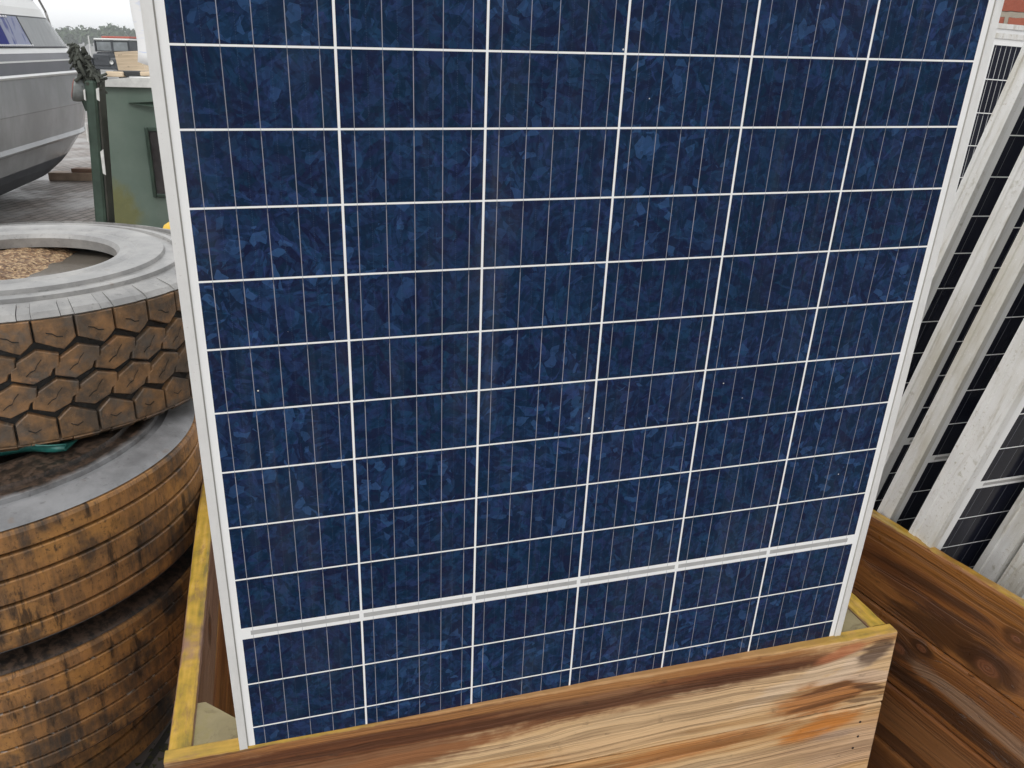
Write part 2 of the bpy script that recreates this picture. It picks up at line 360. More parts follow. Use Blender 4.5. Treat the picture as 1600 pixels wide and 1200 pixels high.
# ------------------------------------------------------------------ materials: wood
def wood_material(name, seed, pal, knots=(), patches=(), algae=.75, wet=.4, lines=.5, sc=1.0, mossy=0):
    """board along x, top edge at z 0, going down; x from the board's end"""
    g = G(name); o = g.obj(); x, y, z = g.sep(o)
    off = (seed * 3.1, seed * 1.7, seed * 2.3)
    p0 = g.vadd(o, off)
    w1 = g.mul(g.sub(g.noise(g.vmul(p0, (1, 1, 3)), 2.4 * sc, 3), .5), .042)
    w2 = g.mul(g.sub(g.noise(g.vmul(p0, (1, 1, 2)), 9 * sc, 2), .5), .006)
    zz = g.add(g.add(z, w1), w2)
    kn = None
    for (kx, kz, kr) in knots:
        dx = g.mul(g.sub(x, kx), .62); dz = g.sub(z, kz)
        d = g.f('SQRT', g.add(g.mul(dx, dx), g.mul(dz, dz)))
        m = g.f('EXPONENT', g.mul(g.mul(d, d), -1.0 / (2 * (kr * 1.5) ** 2)))
        ring = g.add(g.mul(d, .9), kz)
        zz = g.add(g.mul(zz, g.sub(1.0, m)), g.mul(ring, m))
        k1 = g.ss(g.add(d, g.mul(g.noise(p0, 60, 2), kr * .3)), kr * .95, kr * .55)
        h1 = g.ss(g.add(d, g.mul(g.sub(g.noise(p0, 40, 3), .5), kr * 1.3)), kr * 2.0, kr * 1.0)
        halo = h1 if kn is None else g.f('MAXIMUM', halo, h1)
        kn = k1 if kn is None else g.f('MAXIMUM', kn, k1)
    gv = g.vadd(g.xyz(x, y, g.mul(zz, 1.0)), off)
    broad = g.noise(g.vmul(gv, (1.1, 1.1, 15)), 1.0 * sc, 4, .6)
    fine = g.noise(g.vmul(gv, (5, 60, 330)), 1.0, 3, .6)
    med = g.noise(g.vmul(gv, (2.2, 20, 120)), 1.0, 3, .6)
    col = g.ramp(g.add(g.mul(broad, .75), g.mul(med, .25)), pal)
    for (cx, cz, rx, rz, a, c, st) in patches:
        ca, sa = math.cos(R(a)), math.sin(R(a))
        ux = g.sub(x, cx); uz = g.sub(z, cz)
        px = g.mul(g.add(g.mul(ux, ca), g.mul(uz, sa)), 1 / rx); pz = g.mul(g.sub(g.mul(uz, ca), g.mul(ux, sa)), 1 / rz)
        d = g.f('SQRT', g.add(g.mul(px, px), g.mul(pz, pz)))
        d = g.add(d, g.add(g.mul(g.sub(g.noise(g.vmul(gv, (4, 9, 85)), 1.0, 4, .65), .5), 1.5), g.mul(g.sub(g.noise(g.vmul(p0, (1, 1, 1.6)), 30, 3, .6), .5), .7)))
        mk = g.mul(g.ss(d, 1.22, .62), st)
        cvar = g.mix(med, tuple(k * .78 for k in c), tuple(min(1, k * 1.18) for k in c))
        col = g.mix(mk, col, cvar)
    lw = g.noise(g.vmul(gv, (.9, 6, 150)), 1.0, 2, .45)
    lw2 = g.noise(g.vmul(gv, (2.5, 14, 420)), 1.0, 2, .5)
    late = g.mul(g.ss(g.add(g.mul(lw, .7), g.mul(lw2, .3)), .48, .60), g.add(.35, g.mul(g.ss(g.noise(g.vmul(p0, (2, 2, 9)), 2.2, 3), .3, .6), .65)))
    col = g.mix(g.mul(late, lines), col, g.mix(.75, col, (.060, .022, .008)), 'MIX')
    col = g.mix(g.mul(g.ss(fine, .52, .75), .45), col, (.06, .03, .015))
    if kn is not None:
        rg = g.f('SINE', g.mul(zz, 2 * math.pi / .0045))
        kc = g.mix(g.mul(g.ss(rg, -.6, .9), .45), (.17, .066, .030), (.085, .030, .014))
        col = g.mix(g.mul(halo, .7), col, (.035, .015, .008))
        col = g.mix(g.mul(kn, .85), col, kc)
    # weathering: small dark mould spots
    col = g.mix(g.mul(g.ss(g.noise(g.vmul(p0, (1, 1, 2.2)), 23, 4, .7), .60, .74), .55), col, (.035, .022, .014))
    # algae along the sawn top edge
    if algae:
        am = g.ss(g.add(z, g.mul(g.sub(g.noise(p0, 45, 3), .5), .006)), -.0045, -.0008)
        if isinstance(algae, tuple):      # (left reach, right start): algae only at the two ends, bare sawn wood between
            ends_ = g.f('MAXIMUM', g.ss(g.add(x, g.mul(g.sub(g.noise(p0, 8, 3), .5), .25)), algae[0] + .12, algae[0] - .12), g.ss(g.add(x, g.mul(g.sub(g.noise(p0, 8, 3), .5), .2)), algae[1] - .1, algae[1] + .1))
            col = g.mix(g.mul(am, .8), col, g.mix(med, (.34, .16, .05), (.52, .31, .14)))
            am = g.mul(am, g.mul(ends_, .85))
        else: am = g.mul(am, algae)
        ac = g.ramp(g.add(g.mul(g.noise(p0, 26, 4, .6), .5), g.mul(g.noise(g.vmul(p0, (7, 90, 90)), 1., 3), .5)), [(.30, (.12, .10, .025)), (.43, (.30, .20, .025)), (.55, (.44, .27, .035)), (.64, (.50, .31, .075)), (.75, (.30, .15, .045))])
        ac = g.mix(g.mul(g.ss(g.noise(g.vmul(p0, (1, 3, 3)), 13, 4, .7), .50, .66), .7), ac, (.20, .115, .045))
        col = g.mix(am, col, ac)
    if mossy:
        col = g.mix(g.mul(g.ss(g.noise(p0, 14, 5, .7), .45, .7), mossy), col, (.20, .17, .035))
    if wet > .8:                      # rain standing on the face in beads and runs
        bead = g.mul(g.ss(g.noise(g.vmul(gv, (16, 30, 120)), 1.0, 4, .7), .60, .68), g.ss(g.noise(p0, 5, 3), .45, .62))
    rough = g.add(.10 + (1 - wet) * .42, g.mul(g.noise(p0, 17, 4, .6), .42))
    hgt = g.add(g.mul(fine, .5), g.add(g.mul(late, -.35), g.mul(med, .6)))
    if wet > .8: rough = g.f('MAXIMUM', g.sub(rough, g.mul(bead, .5)), .04); hgt = g.add(hgt, g.mul(bead, 1.6))
    g.set(col, rough, 0, .5 if wet > .8 else .3)
    g.bump(hgt, .0022)
    return g.m
PAL_PALE = [(.20, (.12, .042, .016)), (.33, (.36, .145, .048)), (.43, (.53, .29, .115)), (.53, (.66, .43, .22)), (.72, (.72, .53, .33))]
PAL_RED = [(.25, (.055, .022, .011)), (.42, (.14, .052, .020)), (.55, (.26, .105, .036)), (.7, (.36, .17, .065))]
PAL_DARK = [(.22, (.026, .010, .005)), (.36, (.090, .031, .010)), (.48, (.185, .068, .019)), (.62, (.29, .118, .033)), (.82, (.37, .18, .07))]
PAL_GREY = [(.25, (.10, .055, .035)), (.45, (.22, .125, .085)), (.6, (.32, .20, .14)), (.8, (.42, .28, .20))]
PAL_YEL = [(.25, (.16, .12, .03)), (.45, (.40, .29, .045)), (.6, (.56, .40, .07)), (.8, (.60, .46, .12))]
PAL_END = [(.25, (.10, .085, .045)), (.5, (.21, .175, .095)), (.75, (.29, .24, .13))]
ORANGE, BROWN, PALE, PINK = (.47, .155, .028), (.165, .055, .019), (.70, .47, .26), (.62, .40, .25)
DARKB = (.085, .030, .013)
front_mats = [
    wood_material('pine_front_board', 1.0, PAL_PALE, [],
        [(.48, -.024, .62, .036, -.8, BROWN, .85), (.22, -.055, .34, .055, 2, BROWN, .85), (.93, -.024, .20, .022, -2, BROWN, .85), (.55, -.040, .5, .010, -.5, DARKB, .8), (.30, -.022, .32, .006, .5, DARKB, .7), (.95, -.034, .13, .007, -1, DARKB, .8), (.60, -.010, .55, .009, 0, (.42, .19, .06), .7),
         (.33, -.075, .2, .012, 3, (.30, .12, .045), .7),
         (.80, -.105, .34, .038, 6, PALE, .75), (1.02, -.072, .13, .016, 17, (.72, .53, .35), .85),
         (1.07, -.118, .105, .034, 6, (.42, .15, .035), .85), (1.10, -.095, .08, .008, 9, DARKB, .6), (1.08, -.130, .08, .006, 5, DARKB, .6), (1.125, -.060, .07, .018, 22, (.74, .56, .40), .8), (1.160, -.038, .040, .022, 35, (.075, .038, .026), .8),
         (1.165, -.090, .050, .014, -10, (.70, .50, .34), .85), (1.165, -.115, .040, .008, -14, (.07, .030, .017), .8), (1.150, -.140, .05, .005, -4, (.08, .038, .022), .7),
         (1.09, -.026, .05, .012, 15, (.50, .18, .08), .7)], (.30, 1.02), .45, .62),
    wood_material('pine_front_board_lower', 2.0, PAL_PALE, [(.30, -.08, .014)],
        [(1.075, -.032, .085, .024, 12, (.55, .19, .030), .9), (.80, -.020, .22, .018, 3, ORANGE, .6), (1.14, -.085, .12, .05, 0, PINK, .7), (1.11, -.055, .05, .010, 4, (.36, .27, .22), .5), (.95, -.085, .2, .03, 4, (.55, .34, .18), .6)], 0, .4, .6),
    wood_material('pine_front_board_base', 3.0, PAL_PALE, [(.6, -.07, .014)], [], 0, .4, .5)]
wall_dark = [
    wood_material('wet_dark_board_top', 4.0, PAL_DARK, [(.850, -.160, .024), (.885, -.068, .011)],
        [(.76, -.150, .16, .032, 6, (.030, .013, .007), .8), (.80, -.030, .30, .030, 0, (.24, .095, .020), .7), (.90, -.145, .07, .030, -8, (.15, .065, .032), .7), (.70, -.075, .16, .010, 2, (.045, .020, .010), .7), (.78, -.105, .10, .012, 3, (.05, .025, .016), .7), (.66, -.11, .09, .02, 0, (.060, .024, .014), .6)], .8, .9, .6),
    wood_material('wet_dark_board_middle', 5.0, PAL_DARK, [(.665, -.055, .016), (.715, -.020, .011)],
        [(.86, -.070, .22, .020, -3, (.26, .165, .105), .75), (.80, -.110, .3, .022, -2, (.022, .011, .007), .8), (.68, -.03, .06, .03, 0, (.07, .03, .014), .7), (.95, -.03, .2, .02, 0, (.17, .065, .022), .6)], 0, .9, .5),
    wood_material('wet_dark_board_lower', 6.0, PAL_DARK, [(1.0, -.07, .016)], [(.80, -.06, .3, .05, 0, (.185, .080, .030), .8), (.72, -.12, .2, .02, 0, (.035, .015, .008), .7)], 0, .7, .5),
    wood_material('wet_dark_board_base', 7.0, PAL_DARK, [], [(.8, -.05, .3, .05, 0, (.10, .04, .015), .7)], 0, .7, .5)]
wood_red = [wood_material('red_brown_board', 8.0, PAL_GREY, [(.62, -.06, .016)], [], 1.0, .5, .5),
            wood_material('red_brown_board_lower', 9.0, PAL_RED, [(.3, -.08, .02)], [], .3, .5, .5)]
wood_back = wood_material('back_board', 10.0, PAL_RED, [(.5, -.06, .018)], [], .8, .5, .5)
wood_post = wood_material('mossy_corner_block', 11.0, PAL_END, [], [], 0, .2, .5, 4.0, .5)
wood_yel = wood_material('algae_yellow_wood', 12.0, PAL_YEL, [], [], 0, .3, .3)
wood_skid = wood_material('skid_wood', 13.0, PAL_GREY, [], [], 0, .2, .4)
M['nail'] = plain('rusty_nail', (.02, .012, .01), .6)

def board(name, mat, root, L, h, th, loc, rz, bev=.003, wob=.0012, seed=0, notch=None):
    """local x along the board, y thickness away from the face, z 0 at the top"""
    rnd = random.Random(seed + 17)
    bm = bmesh.new(); nx, nz = 44, 7
    # cross-section with rounded edges, swept along x with a little waviness
    sec = [(0, -bev), (bev * .35, -bev * .3), (bev, 0), (th - bev, 0), (th - bev * .35, -bev * .3), (th, -bev), (th, -h + bev), (th - bev, -h), (bev, -h), (0, -h + bev)]
    ph = [rnd.uniform(0, 6) for _ in range(4)]
    rows = []
    for i in range(nx + 1):
        x = L * i / nx; ring = []
        wt_ = wob * (math.sin(x * 9 + ph[0]) * .6 + math.sin(x * 23 + ph[1]) * .3 + rnd.uniform(-.25, .25))
        wb_ = wob * (math.sin(x * 8 + ph[2]) * .6 + math.sin(x * 27 + ph[3]) * .3)
        wy = wob * .7 * math.sin(x * 5 + ph[2])
        for (y, z) in sec:
            xx = x
            if notch and i == nx:
                for (nzc, nr, nd) in notch:
                    xx -= nd * math.exp(-((z - nzc) / nr) ** 2)
            ring.append(bm.verts.new((xx, y + wy, z + (wt_ if z > -h / 2 else wb_))))
        rows.append(ring)
    k = len(sec)
    for i in range(nx):
        for j in range(k): bm.faces.new((rows[i][j], rows[i][(j + 1) % k], rows[i + 1][(j + 1) % k], rows[i + 1][j]))
    bm.faces.new(rows[0]); bm.faces.new(rows[-1][::-1])
    return obj(name, bm, mat, root, loc, (0, 0, rz))

def nail_heads(parent, pts):
    for (x, z) in pts:
        bm = bmesh.new()
        vs_ = [bm.verts.new((x + .0026 * math.cos(t), -.0007, z + .0026 * math.sin(t))) for t in [k * math.pi / 4 for k in range(8)]]
        w = [bm.verts.new((x + .0026 * math.cos(t), .002, z + .0026 * math.sin(t))) for t in [k * math.pi / 4 for k in range(8)]]
        bm.faces.new(vs_)
        for k in range(8): bm.faces.new((vs_[k], vs_[(k + 1) % 8], w[(k + 1) % 8], w[k]))
        obj('nail', bm, M['nail'], parent)

def crate(label, loc, rz, W, D, top, fronts, front_h, sides, side_h, right_mats, right_h, backs, th=.024, posts=True, side_drop=.004, post_mat=None):
    root = thing('wooden_crate', label, 'crate', (loc[0], loc[1], 0), rz)
    z = top
    for i, h in enumerate(front_h):
        ts = th if not posts else .034
        b = board('front_board', fronts[min(i, len(fronts) - 1)], root, W, h - .002, th, (0, 0, z), 0, seed=i + int(loc[0] * 10),
                  notch=[(-.050, .016, .009), (-.092, .010, -.006), (-.125, .014, .004)] if (i == 0 and posts) else None)
        if i in (0, 1) and posts: nail_heads(b, [(.024, -.03), (.022, -.075), (.025, -.12)] + ([(W - .038, -.036), (W - .036, -.070), (W - .042, -.096)] if i == 1 else []))
        z -= h
    z = top - side_drop
    for i, h in enumerate(side_h):   # left wall: outer face towards -x
        board('side_board', sides[min(i, len(sides) - 1)], root, D - th * 1.0 - .002, h - .002, ts, (.0, D, z), -math.pi / 2, seed=20 + i, wob=.0026, bev=.006)
        z -= h
    z = top - side_drop
    for i, h in enumerate(right_h):
        board('side_board', right_mats[min(i, len(right_mats) - 1)], root, D - th - .002, h - .002, ts, (W, th + .002, z), math.pi / 2, seed=40 + i, wob=.0022, bev=.005)
        z -= h
    z = top - .003
    for i, h in enumerate(front_h):
        board('back_board', backs, root, W - 2 * ts - .004, h - .002, th, (ts + .002, D - th - .001, z), 0, seed=60 + i)
        z -= h
    zb = z + .003
    if posts:
        t = th + .0015; s = .095
        t2 = ts + .0015
        for (cx, cy, sx, sy) in ((t2, t, 1, 1), (W - t2, t, -1, 1), (t2, D - t, 1, -1), (W - t2, D - t, -1, -1)):
            bm = bmesh.new(); zt = top - .010
            add_prism(bm, [(cx, cy, zb), (cx + sx * s, cy, zb), (cx + sx * s * .98, cy + sy * .012, zb), (cx + sx * .012, cy + sy * s, zb), (cx, cy + sy * s, zb)], (0, 0, zt - zb))
            obj('corner_post', bm, wood_post, root)
    bm = bmesh.new()
    n = 7
    for k in range(n):
        a = th + .003 + (D - 2 * th - .006) * k / n; b = a + (D - 2 * th - .006) / n - .006
        add_box(bm, (ts + .003, a, zb), (W - ts - .003, b, zb + .018), .002)
    obj('floor_board', bm, wood_back, root)
    for k in range(3):
        a = .02 + (D - .14) * k / 2
        obj('skid', box((.0, a, 0.0), (W, a + .10, zb - .001), .004), wood_skid, root)
    return root
C1 = crate('open wooden crate with bleached pale and orange front boards holding the large blue panel', (-.472, .904), R(15.78), 1.1989, 1.0, .74,
           front_mats, [.157, .160, .160, .16], wood_red, [.157, .160, .16, .16], wood_red, [.157, .160, .160, .16], wood_back)
# pale ledge of algae on the left and right rims is in the side boards' own material
C2 = crate('dark wet wooden crate with knotty side boards at right, holding the leaning dark panels', (1.02, 1.012), R(25.4), 1.2, 1.15, .78,
           [wood_back], [.194, .151, .142, .16], wall_dark, [.194, .151, .142, .16], [wood_back], [.194, .151, .142, .16], wood_back, posts=False, side_drop=0)

# ------------------------------------------------------------------ tyres
def tread_material(name, seed, streak, zl=None, dashes=False):
    g = G(name); o = g.obj(); x, y, z = g.sep(o)
    ang = g.f('ARCTAN2', y, x); u = g.mul(ang, .47)
    p = g.vadd(g.xyz(u, 0., z), (seed, seed * 2, seed * 3))
    n1 = g.noise(p, 7, 5, .65); n2 = g.noise(p, 34, 5, .7); n3 = g.noise(g.vmul(p, (1, 1, .10)), 62, 5, .7)
    dirt = g.ramp(g.add(g.mul(n1, .6), g.mul(n2, .4)), [(.28, (.050, .032, .018)), (.40, (.15, .080, .032)), (.53, (.30, .150, .055)), (.68, (.42, .205, .072)), (.85, (.46, .28, .13))])
    rub = g.mix(n2, (.020, .018, .017), (.075, .065, .055))
    if streak:
        m = g.add(g.mul(g.ss(n3, .40, .62), .55), g.mul(g.ss(n1, .36, .56), .6))
    else:
        m = g.add(g.mul(g.ss(g.noise(p, 13, 5, .68), .38, .60), .75), g.mul(g.ss(n2, .3, .6), .2))
    col = g.mix(g.f('MINIMUM', m, 1.0), rub, dirt)
    if streak:
        col = g.mix(g.mul(g.ss(g.noise(p, 9, 4, .65), .48, .66), .6), col, (.55, .27, .075))
        dk = g.mul(g.ss(g.noise(g.vmul(p, (1, 1, .22)), 34, 5, .7), .54, .66), .85)
        col = g.mix(dk, col, (.022, .016, .012))
        blot = g.ss(g.add(g.mul(g.noise(p, 9, 5, .75), .6), g.mul(n2, .4)), .57, .64)
        col = g.mix(g.mul(g.ss(g.noise(g.vmul(p, (1, 1, .6)), 130, 3, .7), .55, .66), .6), col, (.05, .03, .018))
        col = g.mix(g.mul(blot, .75), col, (.03, .026, .022))
    else:
        col = g.mix(g.mul(g.ss(g.noise(p, 70, 4, .7), .60, .72), .6), col, (.03, .024, .018))
        col = g.mix(g.mul(g.ss(g.noise(p, 15, 4, .65), .50, .66), .75), col, (.095, .088, .080))
        col = g.mix(g.mul(g.ss(g.noise(p, 24, 4, .6), .58, .72), .6), col, (.42, .20, .085))
        col = g.mix(g.mul(g.ss(g.noise(p, 55, 4, .7), .62, .72), .5), col, (.46, .36, .24))
    if not streak:
        col = g.mix(.28, col, g.mix(n2, (.060, .050, .042), (.235, .175, .120)))
    if dashes:
        for zz in zl:
            d = g.f('ABSOLUTE', g.sub(z, g.add(zz, g.mul(g.sub(g.noise(p, 60, 1), .5), .006))))
            ds = g.mul(g.f('LESS_THAN', d, .0016), g.f('GREATER_THAN', g.noise(p, 95, 1), .56))
            col = g.mix(g.mul(ds, .75), col, (.45, .42, .38))
    g.set(col, g.add(.34, g.mul(n2, .3)), 0, .4); g.bump(g.add(n2, g.mul(n3, .5)), .002)
    return g.m
def rubber_material(name, base, dusty, seed=0, ring=None):
    g = G(name); o = g.obj(); x, y, z = g.sep(o)
    rr = g.f('SQRT', g.add(g.mul(x, x), g.mul(y, y))); p = g.vadd(o, (seed, seed, 0))
    n1 = g.noise(p, 9, 5, .65); n2 = g.noise(p, 60, 4, .7)
    col = g.mix(g.ss(n1, .3, .7), base, dusty)
    if ring:                      # inner flank caked in brown dirt, clean rubber band outside
        dirt = g.mix(g.ss(n2, .4, .62), (.014, .011, .009), (.075, .048, .033))
        col = g.mix(g.ss(g.add(rr, g.mul(g.sub(n1, .5), .05)), ring + .012, ring - .012), col, dirt)
        col = g.mix(g.mul(g.ss(g.add(rr, g.mul(g.sub(n2, .5), .03)), ring + .095, ring + .105), .8), col, (.17, .095, .045))
    col = g.mix(g.mul(g.ss(n2, .58, .72), .5), col, tuple(c * .4 for c in base))
    col = g.mix(g.mul(g.ss(g.noise(p, 25, 3), .66, .76), .3), col, (.17, .10, .05))
    g.set(col, g.add(.26, g.mul(n1, .25)), 0, .5); g.bump(n2, .0006)
    return g.m
M['side_grey'] = rubber_material('wet_grey_sidewall', (.20, .197, .193), (.36, .35, .335))
M['side_dark'] = rubber_material('dark_sidewall', (.13, .13, .133), (.24, .24, .245), 3, .392)
M['side_brown'] = rubber_material('dirt_caked_sidewall', (.055, .045, .036), (.13, .085, .050), 6, .8)
M['groove'] = plain('tyre_groove', (.012, .011, .010), .5, vary=.5, sc=90, bump=.002)
g = G('rust_crumbs'); o_ = g.obj(); v_ = g.sep(g.voro(o_, 130, col=True)); nn_ = g.noise(o_, 120, 4, .7)
g.set(g.mix(g.ss(nn_, .35, .7), g.ramp(v_[0], [(.1, (.10, .05, .025)), (.45, (.36, .21, .10)), (.8, (.62, .44, .25))]), (.20, .12, .07)), .7); g.bump(g.add(g.voro(o_, 130), nn_), .006); M['rust'] = g.m
g = G('murky_water'); o_ = g.obj(); g.set(g.mix(g.noise(o_, 12, 4), (.10, .085, .07), (.17, .15, .125)), .12, 0, .5); M['murk'] = g.m

def tyre_profile(Ro, Rh, w, rib, rub_h):
    """closed profile from the top bead outwards over the tread to the bottom bead"""
    h = w / 2
    top = [(Rh, h + .010), (Rh + .008, h + .020), (Rh + .030, h + .024), (Rh + .045, h + .020), (Ro - .175, h + .024), (Ro - .128, h + .023), (Ro - .125, h + .014), (Ro - .102, h + .012), (Ro - .099, h + .019), (Ro - .082, h + .017), (Ro - .080, h + .008), (Ro - .064, h + .006), (Ro - .061, h + .012), (Ro - .052, h + .009), (Ro - .02, h + .002), (Ro - .006, h - .006)]
    return top

def plain_tyre(label, loc, Ro, Rh, w, tmat, smat, tilt=(0, 0, 0), group='used truck tyres stacked at the left', grooves=4, gw=.0065, gd=.014):
    root = thing('truck_tyre', label, 'tyre', loc, 0, group); root.rotation_euler = tilt
    h = w / 2
    side = tyre_profile(Ro, Rh, w, 0, 0)
    bm = bmesh.new()
    inner = [(Rh, h + .010), (Rh + .004, h - .012), (Rh + .075, h - .03), (Ro - .055, h - .05), (Ro - .04, 0), (Ro - .055, -h + .05), (Rh + .075, -h + .03), (Rh + .004, -h + .012), (Rh, -h - .010)]
    prof = side[1:] + [(Ro - .012, h - .009), (Ro - .018, 0), (Ro - .012, -h + .009)] + [(r, -z) for (r, z) in reversed(side[1:])] + inner[::-1]
    add_lathe(bm, prof, 112, None, True)
    obj('sidewall', bm, smat, root, sharp=24)
    # ribbed tread, a band over the carcass
    pr = [(Ro - .010, h - .008), (Ro - .003, h - .010), (Ro, h - .016)]
    for k in range(grooves):
        zc = h - w * (k + 1) / (grooves + 1)
        pr += [(Ro + .001, zc + gw / 2 + .002), (Ro - .001, zc + gw / 2), (Ro - gd, zc + gw / 2 - .001), (Ro - gd, zc - gw / 2 + .001), (Ro - .001, zc - gw / 2), (Ro + .001, zc - gw / 2 - .002)]
    pr += [(Ro, -h + .016), (Ro - .003, -h + .010), (Ro - .010, -h + .008)]
    mats = []
    for i in range(len(pr) - 1):
        mats.append(1 if pr[i][0] < Ro - .004 and pr[i + 1][0] < Ro - .004 else 0)
    bm = bmesh.new(); add_lathe(bm, pr, 160, mats)
    for f in bm.faces: f.smooth = False
    o = obj('tread', bm, [tmat, M['groove']], root)
    return root

T2w = .255
tz = [T2w / 2 - T2w * (k + 1) / 6 for k in range(5)]
plain_tyre('worn truck tyre with straight orange-brown ribs, right below the blocky top tyre', (-1.185, 1.668, .738), .48, .235, T2w, tread_material('rib_tread_dirt', 2.0, True), M['side_dark'], (R(.5), R(-1.0), 0))
plain_tyre('worn truck tyre with dashed light marks along its ribs, third from the top', (-1.195, 1.658, .447), .482, .24, .255, tread_material('rib_tread_dirt_sipes', 5.0, True, tz, True), M['side_brown'], (R(-.6), 0, 0), grooves=5, gw=.004, gd=.006)
plain_tyre('dirty truck tyre lying on the ground at the bottom of the stack', (-1.33, 1.78, .158), .475, .24, .25, tread_material('rib_tread_dirt_bottom', 8.0, True), M['side_dark'], (0, 0, 0), grooves=4)

# top tyre with block tread
def block_tyre():
    Ro, Rh, w = .46, .222, .266
    h = w / 2
    root = thing('truck_tyre', 'truck tyre with chunky brown zigzag block tread and pale sidewall, topmost of its stack', 'tyre', (-1.165, 1.930, 1.053), 0, 'used truck tyres stacked at the left')
    root.rotation_euler = (R(.6), R(.9), R(4))
    side = tyre_profile(Ro - .004, Rh, w, 0, 0)
    inner = [(Rh, h + .010), (Rh + .004, h - .014), (Rh + .060, h - .03), (Ro - .055, h - .05), (Ro - .04, 0), (Ro - .055, -h + .05), (Rh + .060, -h + .03), (Rh + .004, -h + .012), (Rh, -h - .010)]
    gdp = .013
    prof = side[1:-2] + [(Ro - .030, h + .000), (Ro - gdp, h - .012), (Ro - gdp, 0), (Ro - gdp, -h + .012), (Ro - .030, -h)] + [(r, -z) for (r, z) in reversed(side[1:-2])] + inner[::-1]
    bm = bmesh.new()
    ns = len(side[1:-2])
    mats = []
    for i in range(len(prof)):
        mats.append(1 if ns - 1 <= i <= ns + 4 else 0)
    add_lathe(bm, prof, 128, mats, True)
    obj('sidewall', bm, [M['side_grey'], M['groove']], root, sharp=24)
    N = 38; pitch = 2 * math.pi / N; rh = w / 4
    mid = [(-.42, -.20), (.08, -.53), (.60, -.33), (.57, .02), (.40, .12), (.33, .31), (-.12, .53), (-.60, .33), (-.57, .0), (-.43, -.08)]
    top = [(-.50, -.46), (.47, -.46), (.48, .20), (.36, .34), (.15, .54), (-.02, .46), (-.30, .30), (-.49, .20)]
    bot = [(-x, -y) for (x, y) in top]
    bm = bmesh.new(); bs = bmesh.new(); bl = bmesh.new()
    rnd = random.Random(3)
    def P(th, r, z): return (r * math.cos(th), r * math.sin(th), z)
    for ri, (poly, zc, off) in enumerate(((top, h - rh * .56, 0), (mid, h - rh * 1.52, .42), (mid, h - rh * 2.48, .78), (bot, h - rh * 3.44, 1.20))):
        for k in range(N):
            t0 = (k + off) * pitch
            jr = rnd.uniform(-.0012, .0008)
            base = []; shoulder = []; cap = []
            for (sx, sz) in poly:
                # image x runs with +theta on the side we look at; image y runs down
                s1, z1 = sx * .97, sz * .965
                edge = abs(zc - sz * rh) > h - .012
                base.append(bm.verts.new(P(t0 + s1 * 1.03 * pitch, Ro - gdp - .001, zc - z1 * 1.03 * rh)))
                shoulder.append(bm.verts.new(P(t0 + s1 * pitch, Ro - .0022 + jr, zc - z1 * rh)))
                cap.append(bm.verts.new(P(t0 + s1 * .945 * pitch, Ro + jr, zc - z1 * .945 * rh)))
            n = len(poly)
            for a, b in ((base, shoulder), (shoulder, cap)):
                for j in range(n): bm.faces.new((a[j], a[(j + 1) % n], b[(j + 1) % n], b[j]))
            # cap as a fan so that it follows the drum
            cz = bm.verts.new(P(t0, Ro + jr + .0002, zc))
            for j in range(n): bm.faces.new((cap[j], cap[(j + 1) % n], cz))
            # sipe: a bent slit
            if ri in (1, 2): line = [(.16, -.24), (.05, -.10), (-.02, .06), (-.12, .10), (-.24, .22)]
            else: line = [(-.22, -.05), (-.08, .0), (.02, .10), (.16, .12)] if ri == 0 else [(-.2, .0), (-.05, .1), (.1, .02)]
            wv = .0011
            L_ = [bs.verts.new(P(t0 + a * pitch, Ro + jr + .0011, zc - b * rh + wv)) for a, b in line]
            U_ = [bs.verts.new(P(t0 + a * pitch, Ro + jr + .0011, zc - b * rh - wv)) for a, b in line]
            for j in range(len(line) - 1): bs.faces.new((L_[j], L_[j + 1], U_[j + 1], U_[j]))
            # shoulder lugs wrapping on to the sidewall
            if ri in (0, 3):
                sg = 1 if ri == 0 else -1
                for (a0, a1, dp) in ((-.475, .185, 0), (.205, .515, .002)):
                    q = []
                    for (rr_, zz_) in ((Ro - .001 - dp, h - .004), (Ro - .012 - dp, h + .006 - dp), (Ro - .052, h + .016 - dp * .5), (Ro - .052, h - .01), (Ro - .02, h - .02)):
                        q.append((rr_, zz_ * sg))
                    A = [bl.verts.new(P(t0 + (a0 * sg if sg < 0 else a0) * pitch + (.06 * pitch if j in (2, 3) else 0), r_, z_)) for j, (r_, z_) in enumerate(q)]
                    B = [bl.verts.new(P(t0 + (a1 * sg if sg < 0 else a1) * pitch + (.06 * pitch if j in (2, 3) else 0), r_, z_)) for j, (r_, z_) in enumerate(q)]
                    m = len(q)
                    for j in range(m): bl.faces.new((A[j], A[(j + 1) % m], B[(j + 1) % m], B[j]))
                    bl.faces.new(A); bl.faces.new(B[::-1])
    tr = obj('tread', bm, tread_material('block_tread_dirt', 1.0, False), root)
    obj('sipe', bs, M['groove'], tr)['kind'] = 'stuff'
    bl.faces.ensure_lookup_table()
    for f in bl.faces: f.material_index = 0 if f.calc_center_median().z > 0 else 1
    lg = obj('shoulder_lug', bl, [M['side_grey'], tr.data.materials[0]], root); lg['kind'] = 'stuff'
    # what lies in the hollow
    bm = bmesh.new(); rng = random.Random(5)
    rings = []
    for i in range(9):
        r = (Rh + .05) * i / 8
        rings.append([bm.verts.new((r * math.cos(2 * math.pi * k / 48), r * math.sin(2 * math.pi * k / 48), -.012 + .040 * math.exp(-(((r * math.cos(2 * math.pi * k / 48)) + .10) / .13) ** 2) + rng.uniform(-.003, .003))) for k in range(48)])
